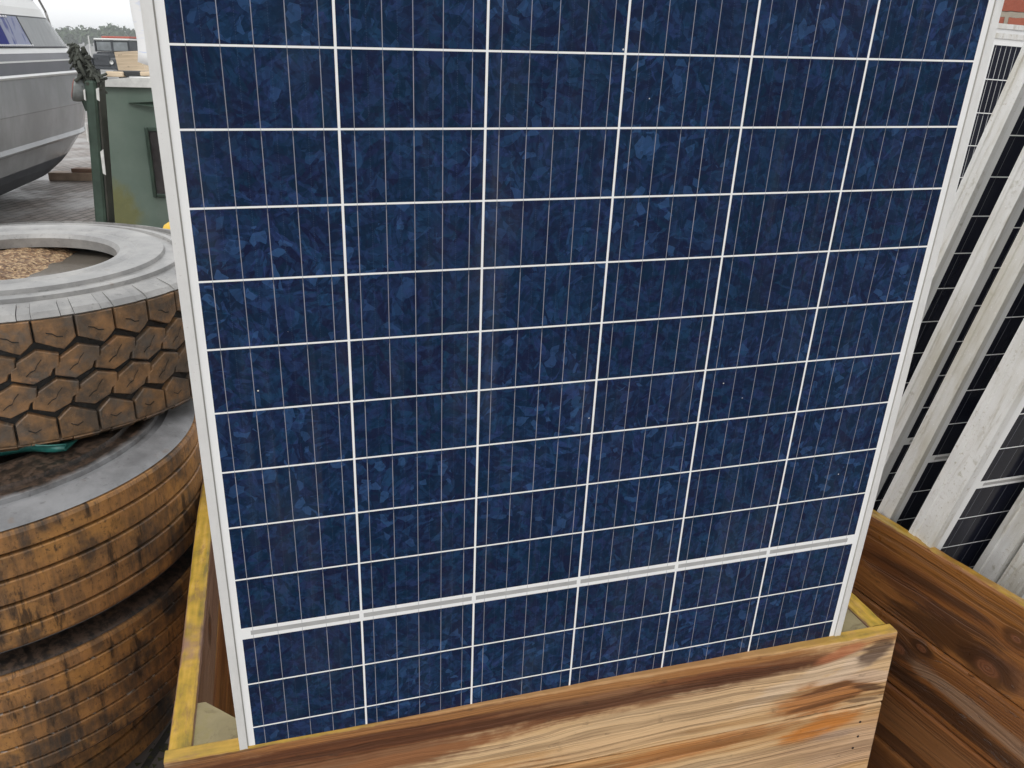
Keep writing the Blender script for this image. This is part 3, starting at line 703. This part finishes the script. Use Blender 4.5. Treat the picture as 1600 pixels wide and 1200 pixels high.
    for i in range(8):
        for k in range(48):
            if i == 0:
                if k % 2 == 0: pass
            f = bm.faces.new((rings[i][k], rings[i][(k + 1) % 48], rings[i + 1][(k + 1) % 48], rings[i + 1][k])) if i else None
    bm.faces.new(rings[1])
    de = obj('rust_crumbs', bm, M['rust'], None, smooth=True); de.matrix_world = Matrix.Translation((-1.165, 1.930, 1.147))
    tag(de, 'rust brown crumbs lying in the hollow of the top tyre', 'debris', kind='stuff')
    bm = bmesh.new()
    add_lathe(bm, [(.002, 0), (Rh + .065, 0)], 64)
    wv_ = obj('rain_water', bm, M['murk']); wv_.location = (-1.165, 1.930, 1.152)
    tag(wv_, 'murky rain water pooled inside the top tyre', 'water', kind='stuff')
block_tyre()

# teal sheet squeezed between the two top tyres
bm = bmesh.new(); nA = 26
r0 = None
for i in range(nA + 1):
    t = i / nA; x = -1.35 + .46 * t
    y = 1.502 + .034 * t + .003 * math.sin(t * 17); lo = .8945 + .012 * t ** 4; hi = .9175
    row = [bm.verts.new((x, y + .005 * math.sin(t * 26 + k * 1.7), hi + (lo - hi) * k / 3)) for k in range(4)] + [bm.verts.new((x, y + .10, lo + .003))]
    if r0:
        for j in range(4): bm.faces.new((r0[j], row[j], row[j + 1], r0[j + 1]))
    r0 = row
teal = obj('tarpaulin', bm, plain('teal_plastic', (.012, .115, .098), .4, vary=.5, sc=35), smooth=True)
sm = teal.modifiers.new('solid', 'SOLIDIFY'); sm.thickness = .003
tag(teal, 'folded teal tarpaulin strip squeezed between the two upper tyres', 'tarpaulin')

# ------------------------------------------------------------------ ground
g = G('wet_block_paving'); o_ = g.obj()
rot = g.n('ShaderNodeVectorRotate'); rot.rotation_type = 'Z_AXIS'; rot.inputs['Angle'].default_value = R(96); g.put(o_, rot.inputs['Vector'])
bt = g.n('ShaderNodeTexBrick'); g.put(rot.outputs[0], bt.inputs['Vector']); bt.inputs['Scale'].default_value = 1.0
bt.inputs['Brick Width'].default_value = .21; bt.inputs['Row Height'].default_value = .105; bt.inputs['Mortar Size'].default_value = .010
bt.inputs['Color1'].default_value = (.20, .165, .145, 1); bt.inputs['Color2'].default_value = (.30, .26, .235, 1); bt.inputs['Mortar'].default_value = (.06, .055, .045, 1)
n_ = g.noise(o_, 1.1, 5, .65); n2_ = g.noise(o_, 30, 4, .7)
c_ = g.mix(g.mul(g.ss(n_, .4, .7), .6), bt.outputs[0], (.13, .12, .115))
c_ = g.mix(g.mul(g.ss(n2_, .55, .75), .4), c_, (.07, .075, .045))
g.set(c_, g.sub(.62, g.mul(g.ss(n_, .4, .65), .34)), 0, .5); g.bump(g.sub(n2_, bt.outputs[1]), .004); M['paving'] = g.m
g = G('damp_tarmac'); o_ = g.obj(); n_ = g.noise(o_, .25, 5, .6); n2_ = g.noise(o_, 60, 3, .7)
g.set(g.mix(n_, (.10, .10, .095), (.20, .195, .185)), g.sub(.7, g.mul(g.ss(n_, .4, .65), .3))); g.bump(n2_, .003); M['tarmac'] = g.m
bm = bmesh.new(); s_ = 1600
bm.faces.new([bm.verts.new(p) for p in ((-s_, -s_, -.006), (s_, -s_, -.006), (s_, s_, -.006), (-s_, s_, -.006))])
struct(obj('ground', bm, M['tarmac']))
bm = bmesh.new()
bm.faces.new([bm.verts.new(p) for p in ((-16, -8, 0), (8, -8, 0), (8, 22, 0), (-16, 22, 0))])
struct(obj('paved_yard', bm, M['paving']))
# mossy litter at the foot of the crate
bm = bmesh.new(); rng = random.Random(11)
for k in range(900):
    x = rng.uniform(-.95, -.42); y = rng.uniform(.75, 2.0)
    s = rng.uniform(.003, .011); a = rng.uniform(0, 6.28); zz = .002 + rng.uniform(0, .006)
    v = [bm.verts.new((x + s * math.cos(a + j * 2.1) * rng.uniform(.6, 1.3), y + s * math.sin(a + j * 2.1), zz + rng.uniform(0, .006))) for j in range(3)]
    bm.faces.new(v)
tag(obj('moss', bm, plain('moss_litter', (.10, .10, .035), .8, vary=.6, sc=40)), 'moss and leaf litter scattered at the crate foot', 'moss', kind='stuff')

# ------------------------------------------------------------------ brick wall at the right
g = G('red_brick'); o_ = g.obj(); x_, y_, z_ = g.sep(o_)
wv = g.vadd(g.xyz(x_, z_, 0.), g.vmul(g.noise(o_, 22, 3, .6, 0, True), (.006, .006, 0.)))
bt = g.n('ShaderNodeTexBrick'); g.put(wv, bt.inputs['Vector']); bt.inputs['Scale'].default_value = 1
bt.inputs['Brick Width'].default_value = .225; bt.inputs['Row Height'].default_value = .075; bt.inputs['Mortar Size'].default_value = .009; bt.inputs['Mortar Smooth'].default_value = .2
bt.inputs['Color1'].default_value = (.36, .10, .060, 1); bt.inputs['Color2'].default_value = (.45, .15, .09, 1); bt.inputs['Mortar'].default_value = (.40, .36, .29, 1)
n2_ = g.noise(o_, 50, 5, .7)
c_ = g.mix(g.mul(g.ss(n2_, .55, .72), .5), bt.outputs[0], (.16, .05, .035))
g.set(c_, .8); g.bump(g.sub(g.mul(n2_, .5), bt.outputs[1]), .008)
bw = obj('brick_wall', box((0, 0, 0), (5.0, .22, 3.2), .004), g.m, None, (1.02, 2.60, 0), (0, 0, R(20)))
tag(bw, 'red brick wall with pale mortar behind the upright panels', 'wall')
# ------------------------------------------------------------------ motor boat on chocks
BA = Vector((-4.63, 7.70, 0)); BD = Vector((-.1713, .9852, 0)); BN = Vector((-.9852, -.1713, 0))   # along the side we see; into the boat
def plan(s0, s1, se, hw, ins, n0=10, n1=16, pw=2.3):
    """half-plan of the hull: straight side, then rounded to the far end. returns (s, offset from the centre line)"""
    pts = [(s0 + (s1 - s0) * i / n0, hw - ins) for i in range(n0)]
    for i in range(n1 + 1):
        t = math.sin(math.pi / 2 * i / n1)
        pts.append((s1 + (se - s1) * t, (hw - ins) * (max(0, 1 - t ** pw)) ** (1 / pw)))
    return pts
HW = 1.15
def bpt(s, off, z): return BA + BD * s + BN * (HW - off) + Vector((0, 0, z))
DS = .52
def hull_loft(levels, close_top=True, s0=-4.2):
    levels = [(z, i, a + DS, b + DS) for z, i, a, b in levels]
    bm = bmesh.new(); rows = []
    for (z, ins, s1, se) in levels:
        pl = plan(s0, s1, se, HW, ins)
        ring = [bm.verts.new(bpt(s, o, z)) for s, o in pl] + [bm.verts.new(bpt(s, -o, z)) for s, o in reversed(pl[:-1])]
        rows.append(ring)
    k = len(rows[0])
    for a, b in zip(rows, rows[1:]):
        for j in range(k): bm.faces.new((a[j], a[(j + 1) % k], b[(j + 1) % k], b[j]))
    bm.faces.new(rows[0][::-1]); bm.faces.new(rows[-1])
    return bm
def gel(name, col, rough=.25, vary=.2, streak=.3):
    g = G(name); o = g.obj(); n1 = g.noise(o, 1.3, 5, .6); n2 = g.noise(g.vmul(o, (1, 1, .12)), 5, 5, .65)
    c = g.mix(g.ss(n1, .3, .7), col, tuple(k * (1 - vary) for k in col))
    c = g.mix(g.mul(g.ss(n2, .48, .75), streak), c, tuple(k * .45 + .06 for k in col))
    g.set(c, g.add(rough, g.mul(n1, .2)), 0, .5); return g.m
boat = thing('motor_boat', 'grey and white motor boat with navy band and blue side window, propped up on chocks', 'boat', tuple(BA))
def bobj(name, bm, mat, parent=None, smooth=False):
    bmesh.ops.translate(bm, verts=bm.verts, vec=-BA); return obj(name, bm, mat, parent or boat, smooth=smooth)
hullm = bobj('hull', hull_loft([(.44, .165, 1.6, 3.2), (.62, .10, 1.95, 3.42), (.64, .05, 2.0, 3.47), (.66, .035, 2.0, 3.50), (.70, .055, 2.0, 3.54), (.98, .018, 2.1, 3.66), (.99, .012, 2.1, 3.67), (1.31, .0, 2.2, 3.72)]), gel('grey_gelcoat', (.30, .305, .315), .05, .35, .65))
bobj('hull_bottom', hull_loft([(.122, .72, -.2, 1.3), (.16, .48, .3, 1.9), (.26, .27, 1.1, 2.65), (.36, .20, 1.4, 3.0), (.438, .168, 1.6, 3.19)]), gel('dark_antifouling', (.035, .04, .052), .5, .3, .25))
bobj('rubbing_strake', hull_loft([(1.312, -.015, 2.2, 3.75), (1.33, -.03, 2.2, 3.765), (1.348, -.015, 2.2, 3.75)]), gel('white_strake', (.78, .78, .77), .3, .08, .1))
bobj('navy_band', hull_loft([(1.349, .005, 2.2, 3.72), (1.455, .012, 2.2, 3.70)]), gel('navy_gelcoat', (.045, .048, .068), .22, .25, .2))
bobj('white_stripe', hull_loft([(1.456, .004, 2.2, 3.71), (1.472, .004, 2.2, 3.71)]), gel('white_stripe_paint', (.75, .75, .74), .3, .08, .1))
bobj('deck_band', hull_loft([(1.473, .012, 2.2, 3.70), (1.535, .03, 2.2, 3.68)]), gel('navy_deck_band', (.05, .053, .074), .22, .25, .2))
CAB = [(1.536, .06, 1.9, 3.45), (1.60, .08, 1.85, 3.32), (1.90, .16, 1.7, 2.80), (1.97, .17, 1.65, 2.72), (2.04, .20, 1.6, 2.62), (2.45, .36, 1.4, 2.25), (2.72, .60, 1.1, 1.8)]
cabm = bobj('cabin', hull_loft(CAB), gel('white_cabin', (.80, .80, .79), .3, .05, .08), smooth=False)
def cab_at(s, z, out):
    """point on the cabin's near side at height z"""
    for (a, b) in zip(CAB, CAB[1:]):
        if a[0] <= z <= b[0]:
            t = (z - a[0]) / (b[0] - a[0]); ins = a[1] + (b[1] - a[1]) * t; s1 = DS + a[2] + (b[2] - a[2]) * t; se = DS + a[3] + (b[3] - a[3]) * t
    hw = HW - ins
    if s <= s1: off = hw
    else:
        q = min(.999, (s - s1) / (se - s1)); off = hw * (1 - q ** 2.3) ** (1 / 2.3)
    return bpt(s, off + out, z)
def cab_patch(s0, s1, s0t, s1t, z0, z1, out, n=12):
    bm = bmesh.new(); rows = []
    for j in range(6):
        v = j / 5; z = z0 + (z1 - z0) * v; a = s0 + (s0t - s0) * v; b = s1 + (s1t - s1) * v
        rows.append([bm.verts.new(cab_at(a + (b - a) * i / n, z, out)) for i in range(n + 1)])
    for r0_, r1_ in zip(rows, rows[1:]):
        for i in range(n): bm.faces.new((r0_[i], r0_[i + 1], r1_[i + 1], r1_[i]))
    e = bmesh.ops.solidify(bm, geom=bm.faces[:], thickness=.012)
    return bm
g = G('blue_canvas'); o_ = g.obj(); n_ = g.noise(g.vmul(o_, (2, 2, .3)), 3, 3)
g.set(g.mix(n_, (.016, .028, .27), (.035, .055, .40)), .5, 0, .2); M['canvas'] = g.m
g = G('pale_blue_vinyl'); o_ = g.obj(); n_ = g.noise(g.vmul(o_, (3, 3, 1)), 3, 4)
g.set(g.mix(g.ss(n_, .55, .68), (.46, .50, .70), (.12, .15, .46)), .15, 0, .3); M['vinyl'] = g.m
g = G('pale_grey_glass'); o_ = g.obj(); n_ = g.noise(g.vmul(o_, (4, 4, .6)), 4, 4)
g.set(g.mix(n_, (.42, .44, .46), (.62, .64, .65)), .08, 0, .6); M['paleglass'] = g.m
M['dkframe'] = plain('dark_window_frame', (.06, .065, .08), .4)
fr_ = bobj('window_frame', cab_patch(.62, 3.12, .74, 2.76, 1.585, 1.892, .006, 24), M['dkframe'], None)
w1_ = bobj('window', cab_patch(.66, 1.08, .78, 1.04, 1.600, 1.878, .014), M['canvas'], None)
bobj('window', cab_patch(1.085, 1.66, 1.045, 1.56, 1.600, 1.878, .014), M['vinyl'], None)
bobj('window', cab_patch(1.69, 3.06, 1.59, 2.72, 1.600, 1.878, .014), M['paleglass'], None)
st0 = None
for z_s, a, b in ((1.868, .80, 1.24), (1.611, .69, 1.64)):
    n = int((b - a) / .055)
    for i in range(n + 1):
        p = cab_at(a + (b - a) * i / n, z_s, .030)
        if st0 is None:
            bm = bmesh.new(); bmesh.ops.create_icosphere(bm, subdivisions=1, radius=.012)
            st0 = obj('stud', bm, plain('white_stud', (.85, .85, .85), .3, vary=.05), w1_); q = st0
        else:
            q = st0.copy(); COL.objects.link(q); q.parent = w1_
        q.location = p - BA
bm = bmesh.new()
rail = [cab_at(1.3, 2.5, .06), cab_at(1.9, 2.36, .07), cab_at(2.3, 2.22, .08), cab_at(2.6, 2.10, .08), cab_at(2.85, 1.97, .08), cab_at(3.05, 1.82, .04)]
add_tube(bm, rail, .013, 8)
add_tube(bm, [cab_at(2.3, 2.22, .08), cab_at(2.35, 2.06, .01)], .009, 6); add_tube(bm, [cab_at(2.85, 1.97, .08), cab_at(2.80, 1.86, .01)], .009, 6)
bobj('handrail', bm, plain('steel_rail', (.34, .33, .32), .3, .5), None, True)
bm = bmesh.new()
add_box(bm, (-.09, -.02, -.05), (.09, .02, .05), .015)
hp = obj('hawse_fitting', bm, plain('worn_steel', (.28, .28, .28), .45), boat, (bpt(2.95, 1.16, 1.16) - BA)); hp.rotation_euler = (0, 0, R(75))
# timber chocks under the keel
ctm = wood_material('chock_timber', 21.0, PAL_RED, [], [], 0, .3, .4)
ct2 = wood_material('chock_timber_pale', 22.0, PAL_GREY, [], [], 0, .3, .4)
c = thing('timber_chock', 'dark timber block pile under the middle of the grey motor boat', 'chock', tuple(bpt(.9, -.1, 0)), R(80), 'timber chocks under the boat')
for k in range(2): obj('timber', box((-.35, -.11, .0 + .06 * k + .001), (.35, .11, .06 * k + .058), .005), ctm, c)
c = thing('timber_chock', 'reddish timber beam on the paving beyond the boat, beside the green post', 'chock', (-5.55, 11.1, 0), R(4), 'timber chocks under the boat')
ct3 = plain('pale_beam', (.34, .24, .17), .6, vary=.3, sc=8); obj('timber', box((-.40, -.10, .001), (.45, .10, .10), .005), ct3, c); obj('timber', box((-.12, -.07, .102), (.30, .07, .15), .005), ct2, c)
c = thing('timber_chock', 'pale stacked chock right under the rising dark end of the boat', 'chock', tuple(bpt(1.75, .12, 0)), R(80), 'timber chocks under the boat')
for k in range(3): obj('timber', box((-.13, -.12, .07 * k + .001), (.13, .12, .07 * k + .069), .005), ct2, c)

# ------------------------------------------------------------------ green boat cabin
cab = thing('boat_cabin', 'green steel cabin of a canal boat with white roof edge and recessed door panel', 'boat cabin', (-2.0, 6.0, 0))
g = G('green_paint'); o_ = g.obj(); x_, y_, z_ = g.sep(o_)
n_ = g.noise(o_, 2.2, 5, .6); n2_ = g.noise(o_, 16, 5, .7)
c_ = g.mix(g.ss(n_, .35, .7), (.125, .175, .142), (.175, .225, .188))
d_ = g.f('SQRT', g.add(g.mul(g.f('POWER', g.mul(g.add(x_, .83), 4.2), 2.0), 1.0), g.f('POWER', g.mul(g.sub(z_, .52), 3.4), 2.0)))
d_ = g.add(d_, g.mul(g.sub(n2_, .5), .9))
c_ = g.mix(g.mul(g.ss(d_, 1.0, .55), .7), c_, g.mix(n2_, (.11, .115, .025), (.27, .24, .06)))
c_ = g.mix(g.mul(g.ss(n2_, .66, .76), .35), c_, (.05, .06, .05))
g.set(c_, g.add(.28, g.mul(n2_, .25)), 0, .5); M['green'] = g.m
M['green_dark'] = plain('dark_green_paint', (.045, .075, .055), .4, vary=.4, sc=9)
M['white_chip'] = plain('chipped_white_paint', (.70, .70, .67), .45, vary=.18, sc=25)
bm = bmesh.new()
add_prism(bm, [(-.96, 0, 0), (-.93, 0, .30), (-.775, 0, 1.385), (1.00, 0, 1.385), (1.18, 0, .30), (1.21, 0, 0)], (0, 4.4, 0))
obj('hull_wall', bm, M['green'], cab)
bm = bmesh.new(); add_prism(bm, [(-.80, -.03, 1.386), (-.80, -.03, 1.425), (-.6, -.03, 1.445), (.8, -.03, 1.455), (1.03, -.03, 1.425), (1.03, -.03, 1.386)], (0, 4.46, 0))
obj('roof', bm, M['white_chip'], cab)
bm = bmesh.new()
for lo, hi in (((-.53, -.022, .66), (-.505, -.001, 1.13)), ((-.05, -.022, .66), (-.025, -.001, 1.13)), ((-.504, -.022, 1.105), (-.051, -.001, 1.13)), ((-.504, -.022, .66), (-.051, -.001, .685))): add_box(bm, lo, hi, .004)
dr = obj('door_frame', bm, M['green_dark'], cab)
obj('door_panel', box((-.503, -.010, .686), (-.052, -.001, 1.104)), plain('dark_door_glass', (.05, .045, .045), .2), dr)
bm = bmesh.new(); add_prism(bm, [(-.62, -.02, 1.285), (-.42, -.05, 1.30), (.10, -.05, 1.30), (.10, -.05, 1.27), (-.42, -.05, 1.262)], (0, .02, 0))
obj('drip_rail', bm, M['green_dark'], cab)
# post in front of it
po = thing('steel_post', 'dark green steel post with flaking white paint, left of the green cabin', 'post', (-2.77, 5.6, 0))
bm = bmesh.new(); add_box(bm, (-.028, -.05, 0), (.042, .05, 1.44), .012)
for v in bm.verts: v.co.x += .115 * (v.co.z / 1.44)
obj('shaft', bm, M['green_dark'], po)
bm = bmesh.new(); add_box(bm, (.043, -.03, 0), (.058, .06, 1.43), .004)
for v in bm.verts: v.co.x += .112 * (v.co.z / 1.44)
obj('edge_strip', bm, plain('rusty_green_edge', (.05, .05, .04), .5, vary=.6, sc=8), po)
for (x0, z0, w_, h_) in ((.157, 1.33, .022, .07), (.125, .88, .024, .15), (.078, 1.33, .014, .06), (.056, 1.08, .014, .11)):
    bm = bmesh.new(); add_prism(bm, [(x0, -.062, z0), (x0 + w_ * .7, -.062, z0 - .01), (x0 + w_, -.062, z0 + h_), (x0 + .004, -.062, z0 + h_ * .9)], (0, .006, 0))
    obj('paint_flake', bm, M['white_chip'], po)
lamp = thing('round_buffer', 'grey dome-shaped buffer with a red face, left of the green post', 'buffer', (-2.765, 5.60, 1.385))
lamp.rotation_euler = (0, 0, R(22)); lamp.scale = (.78, .78, .78)
bm = bmesh.new(); prof = [(.10 * math.sin(a), .10 * math.cos(a) * 1.0) for a in [math.pi / 2 * k / 10 for k in range(1, 11)]]
add_lathe(bm, [(.004, .115)] + [(r * .95, z * 1.15) for r, z in prof] + [(.095, -.01), (.07, -.02)], 28)
sh_ = obj('dome', bm, plain('grey_dome', (.22, .24, .235), .4, vary=.4, sc=12), lamp, None, (0, R(104), 0))
bm = bmesh.new(); add_lathe(bm, [(.003, -.022), (.07, -.022), (.088, -.016)], 28); obj('red_face', bm, plain('dull_red', (.34, .08, .05), .5), lamp, None, (0, R(104), 0))
bm = bmesh.new(); add_tube(bm, [(0.02, .0, -.01), (.06, 0, -.07), (.08, 0, -.16)], .035, 10); obj('bracket', bm, M['green_dark'], lamp)
# olive bundle at the post's head
bm = bmesh.new(); rng = random.Random(4)
def rp():
    t = rng.random(); a = rng.uniform(0, 6.28); r = (.018 + .050 * t) * math.sqrt(rng.random())
    return Vector((-.055 + .085 * t + r * math.cos(a), .01 + r * math.sin(a), 1.625 - .20 * t + rng.uniform(-.02, .02)))
for k in range(170):
    p0_ = rp(); p2_ = p0_ + Vector((rng.uniform(-.05, .05), rng.uniform(-.04, .04), rng.uniform(-.10, .03))); p1_ = (p0_ + p2_) / 2 + Vector((rng.uniform(-.03, .03), rng.uniform(-.03, .03), rng.uniform(-.03, .04)))
    add_tube(bm, [p0_, p0_.lerp(p1_, .6), p1_.lerp(p2_, .35), p2_], rng.uniform(.005, .013), 6)
bn = obj('net_bundle', bm, plain('olive_net', (.062, .068, .055), .85, vary=.6, sc=22), None, (-2.68, 5.6, .005))
tag(bn, 'tangled olive net and rope bundle hung on the head of the green post', 'net')
# loose things on the cabin roof
g = wood_material('pale_plywood', 31.0, [(.2, (.52, .40, .27)), (.5, (.66, .53, .38)), (.8, (.72, .60, .46))], [], [], 0, .2, .2)
bm = bmesh.new(); add_prism(bm, [(-.10, 0, 0), (-.115, 0, .150), (.045, 0, .160), (.105, 0, 0)], (0, .30, 0))
wb_ = obj('plywood_box', bm, g, None, (-2.83, 6.62, 1.446)); tag(wb_, 'pale plywood box standing on the white roof of the green cabin', 'box')
bm = bmesh.new(); add_box(bm, (-.10, 0, 0), (.13, .08, .034), .008); tb = obj('tool_case', bm, plain('black_case', (.03, .032, .034), .4), None, (-2.70, 6.22, 1.447)); tag(tb, 'flat black case lying on the cabin roof in front of the plywood box', 'case')
bm = bmesh.new(); add_box(bm, (-.06, 0, 0), (.06, .06, .035), .006); tb = obj('timber_offcut', bm, g, None, (-2.70, 6.04, 1.442)); tb.location = (-2.78, 6.20, 1.440); tag(tb, 'short pale timber offcut on the roof corner beside the black case', 'timber')
bm = bmesh.new(); add_box(bm, (-.09, 0, 0), (.12, .05, .03), .006); tb = obj('timber_offcut', bm, g, None, (-2.52, 6.24, 1.449), (0, 0, R(20))); tag(tb, 'pale timber offcut on the cabin roof close to the big panel', 'timber')
# yellow drum between cabin and tyres
yd = thing('yellow_bollard', 'yellow rounded plastic bollard top peeping out behind the big panel', 'bollard', (-1.185, 3.0, 0))
bm = bmesh.new(); add_lathe(bm, [(.003, 1.09), (.03, 1.085), (.055, 1.07), (.07, 1.04), (.072, .06)], 28); obj('cap', bm, plain('yellow_plastic', (.72, .45, .03), .4, vary=.15), yd)
bm = bmesh.new(); add_lathe(bm, [(.003, .06), (.11, .06), (.12, .04), (.12, 0)], 28); obj('base', bm, M['black_plastic'], yd)

# white sheet behind the big panel's left edge
bm = bmesh.new(); rows = []
for i in range(15):
    t = i / 14; row = []
    for j in range(13):
        v = j / 12; row.append(bm.verts.new((-.398 + .16 * t + .002 * math.sin(v * 9), .945 + .05 * t + .006 * math.sin(t * 9 + v * 3), 1.766 - (.116 + .05 * t) * v)))
    rows.append(row)
for a, b in zip(rows, rows[1:]):
    for j in range(12): bm.faces.new((a[j], b[j], b[j + 1], a[j + 1]))
g = G('white_film'); o_ = g.obj(); x_, y_, z_ = g.sep(o_)
st = g.mul(g.f('GREATER_THAN', g.noise(g.vmul(o_, (1, 1, 6)), 40, 2), .60), g.ss(g.noise(o_, 14, 2), .45, .6))
g.set(g.mix(g.mul(st, .4), (.80, .80, .80), (.35, .45, .75)), .4)
sh = obj('plastic_sheet', bm, g.m, smooth=True); mo = sh.modifiers.new('solid', 'SOLIDIFY'); mo.thickness = .001
tag(sh, 'white plastic sheet with faint blue print hanging behind the left edge of the big panel', 'sheet')

# ------------------------------------------------------------------ off-road car, front on
car = thing('off_road_car', 'dark old off-road car with split windscreen and white roof front, far behind the green cabin', 'car', (-18.25, 39.6, 0), R(-4))
dk = plain('dark_car_paint', (.035, .040, .048), .3, vary=.3, sc=3)
wh = plain('white_car_roof', (.72, .72, .70), .35, vary=.1); glm = plain('windscreen_glass', (.22, .24, .25), .08, vary=.3, sc=3)
bm = bmesh.new(); add_box(bm, (-.80, 1.15, .55), (.80, 3.6, 1.20), .04); add_box(bm, (-.40, .05, .60), (.40, 1.16, 1.14), .06); obj('body', bm, dk, car)
for s in (-1, 1):
    bm = bmesh.new(); add_box(bm, (s * .60 - .20, .02, .52), (s * .60 + .20, 1.15, .98), .06, 0, 2); obj('wing', bm, dk, car)
    bm = bmesh.new(); add_lathe(bm, [(.003, .0), (.07, .01), (.085, .03), (.085, .06)], 20); obj('headlight', bm, wh, car, (s * .50, -.005, .80), (R(90), 0, 0))
    for yy in (.55, 3.0):
        bm = bmesh.new(); add_lathe(bm, [(.18, -.08), (.34, -.09), (.37, -.06), (.37, .06), (.34, .09), (.18, .08)], 28); w_ = obj('wheel', bm, M['black_plastic'], car, (s * .66, yy, .37), (0, R(90), 0))
    bm = bmesh.new(); add_box(bm, (s * .79 - .03, 1.12, 1.21), (s * .79 + .03, 1.20, 1.70), .01); obj('pillar', bm, dk, car)
    bm = bmesh.new(); add_box(bm, (s * .385 - .335, 1.135, 1.26), (s * .385 + .335, 1.150, 1.62), .005); obj('windscreen', bm, glm, car)
bm = bmesh.new(); add_box(bm, (-.82, 1.10, 1.69), (.82, 3.6, 1.775), .03); obj('roof', bm, wh, car)
bm = bmesh.new(); add_box(bm, (-.05, 1.12, 1.22), (.05, 1.18, 1.69), .006); obj('windscreen_divider', bm, dk, car)
bm = bmesh.new(); add_box(bm, (-.76, 1.17, 1.22), (.76, 3.5, 1.68), .02); obj('cab', bm, dk, car)
bm = bmesh.new(); add_box(bm, (-.82, -.16, .50), (.82, -.06, .62), .02); obj('bumper', bm, dk, car)
bm = bmesh.new(); add_box(bm, (-.55, 1.3, 1.78), (.80, 2.6, 1.865), .03); obj('roof_load', bm, plain('red_tarp', (.42, .09, .06), .6), car)
bm = bmesh.new(); add_tube(bm, [(-1.02, 1.1, 1.0), (-1.02, 1.1, 1.86)], .03, 8); obj('mirror_stalk', bm, wh, car)

# ------------------------------------------------------------------ far wood
bm = bmesh.new(); rng = random.Random(9)
for k in range(360):
    X = rng.uniform(-330, 240); Y = 300 + rng.uniform(-12, 25); Ht = rng.uniform(4.2, 6.6) * (1 + .12 * math.sin(X * .13)); rw = rng.uniform(2.6, 4.6)
    for q in range(150):
        a = rng.uniform(0, 6.283); e = rng.uniform(-1, 1); rr = rng.uniform(.55, 1.0)
        c_ = Vector((X + rw * rr * math.cos(a) * math.sqrt(1 - e * e), Y + rw * .8 * rr * math.sin(a) * math.sqrt(1 - e * e), Ht * .52 + Ht * .48 * e * rr))
        s_ = rng.uniform(.35, .95)
        u_ = Vector((rng.uniform(-1, 1), rng.uniform(-1, 1), rng.uniform(-1, 1))).normalized(); w_ = u_.orthogonal().normalized(); w2 = u_.cross(w_)
        bm.faces.new([bm.verts.new(c_ + w_ * s_), bm.verts.new(c_ + w2 * s_ * .7), bm.verts.new(c_ - w_ * s_), bm.verts.new(c_ - w2 * s_ * .7)])
    add_box(bm, (X - .15, Y - .15, 0), (X + .15, Y + .15, Ht * .6))
g = G('wood_foliage'); o_ = g.obj(); n_ = g.noise(o_, .35, 4, .6)
g.set(g.mix(n_, (.040, .072, .030), (.085, .125, .055)), .8)
tag(obj('far_wood', bm, g.m), 'hazy dark green line of trees on the horizon behind the car', 'trees', kind='stuff')
# air between here and the wood
g = G('haze_air'); g.t.nodes.remove(g.b)
pv = g.n('ShaderNodeVolumePrincipled'); pv.inputs['Color'].default_value = (.93, .95, .97, 1); pv.inputs['Density'].default_value = .0011; pv.inputs['Anisotropy'].default_value = .2
g.t.links.new(pv.outputs[0], [n for n in g.t.nodes if n.type == 'OUTPUT_MATERIAL'][0].inputs['Volume'])
hz = obj('haze', box((-1700, -1700, -1.0), (1700, 1700, 12)), g.m); hz['kind'] = 'stuff'
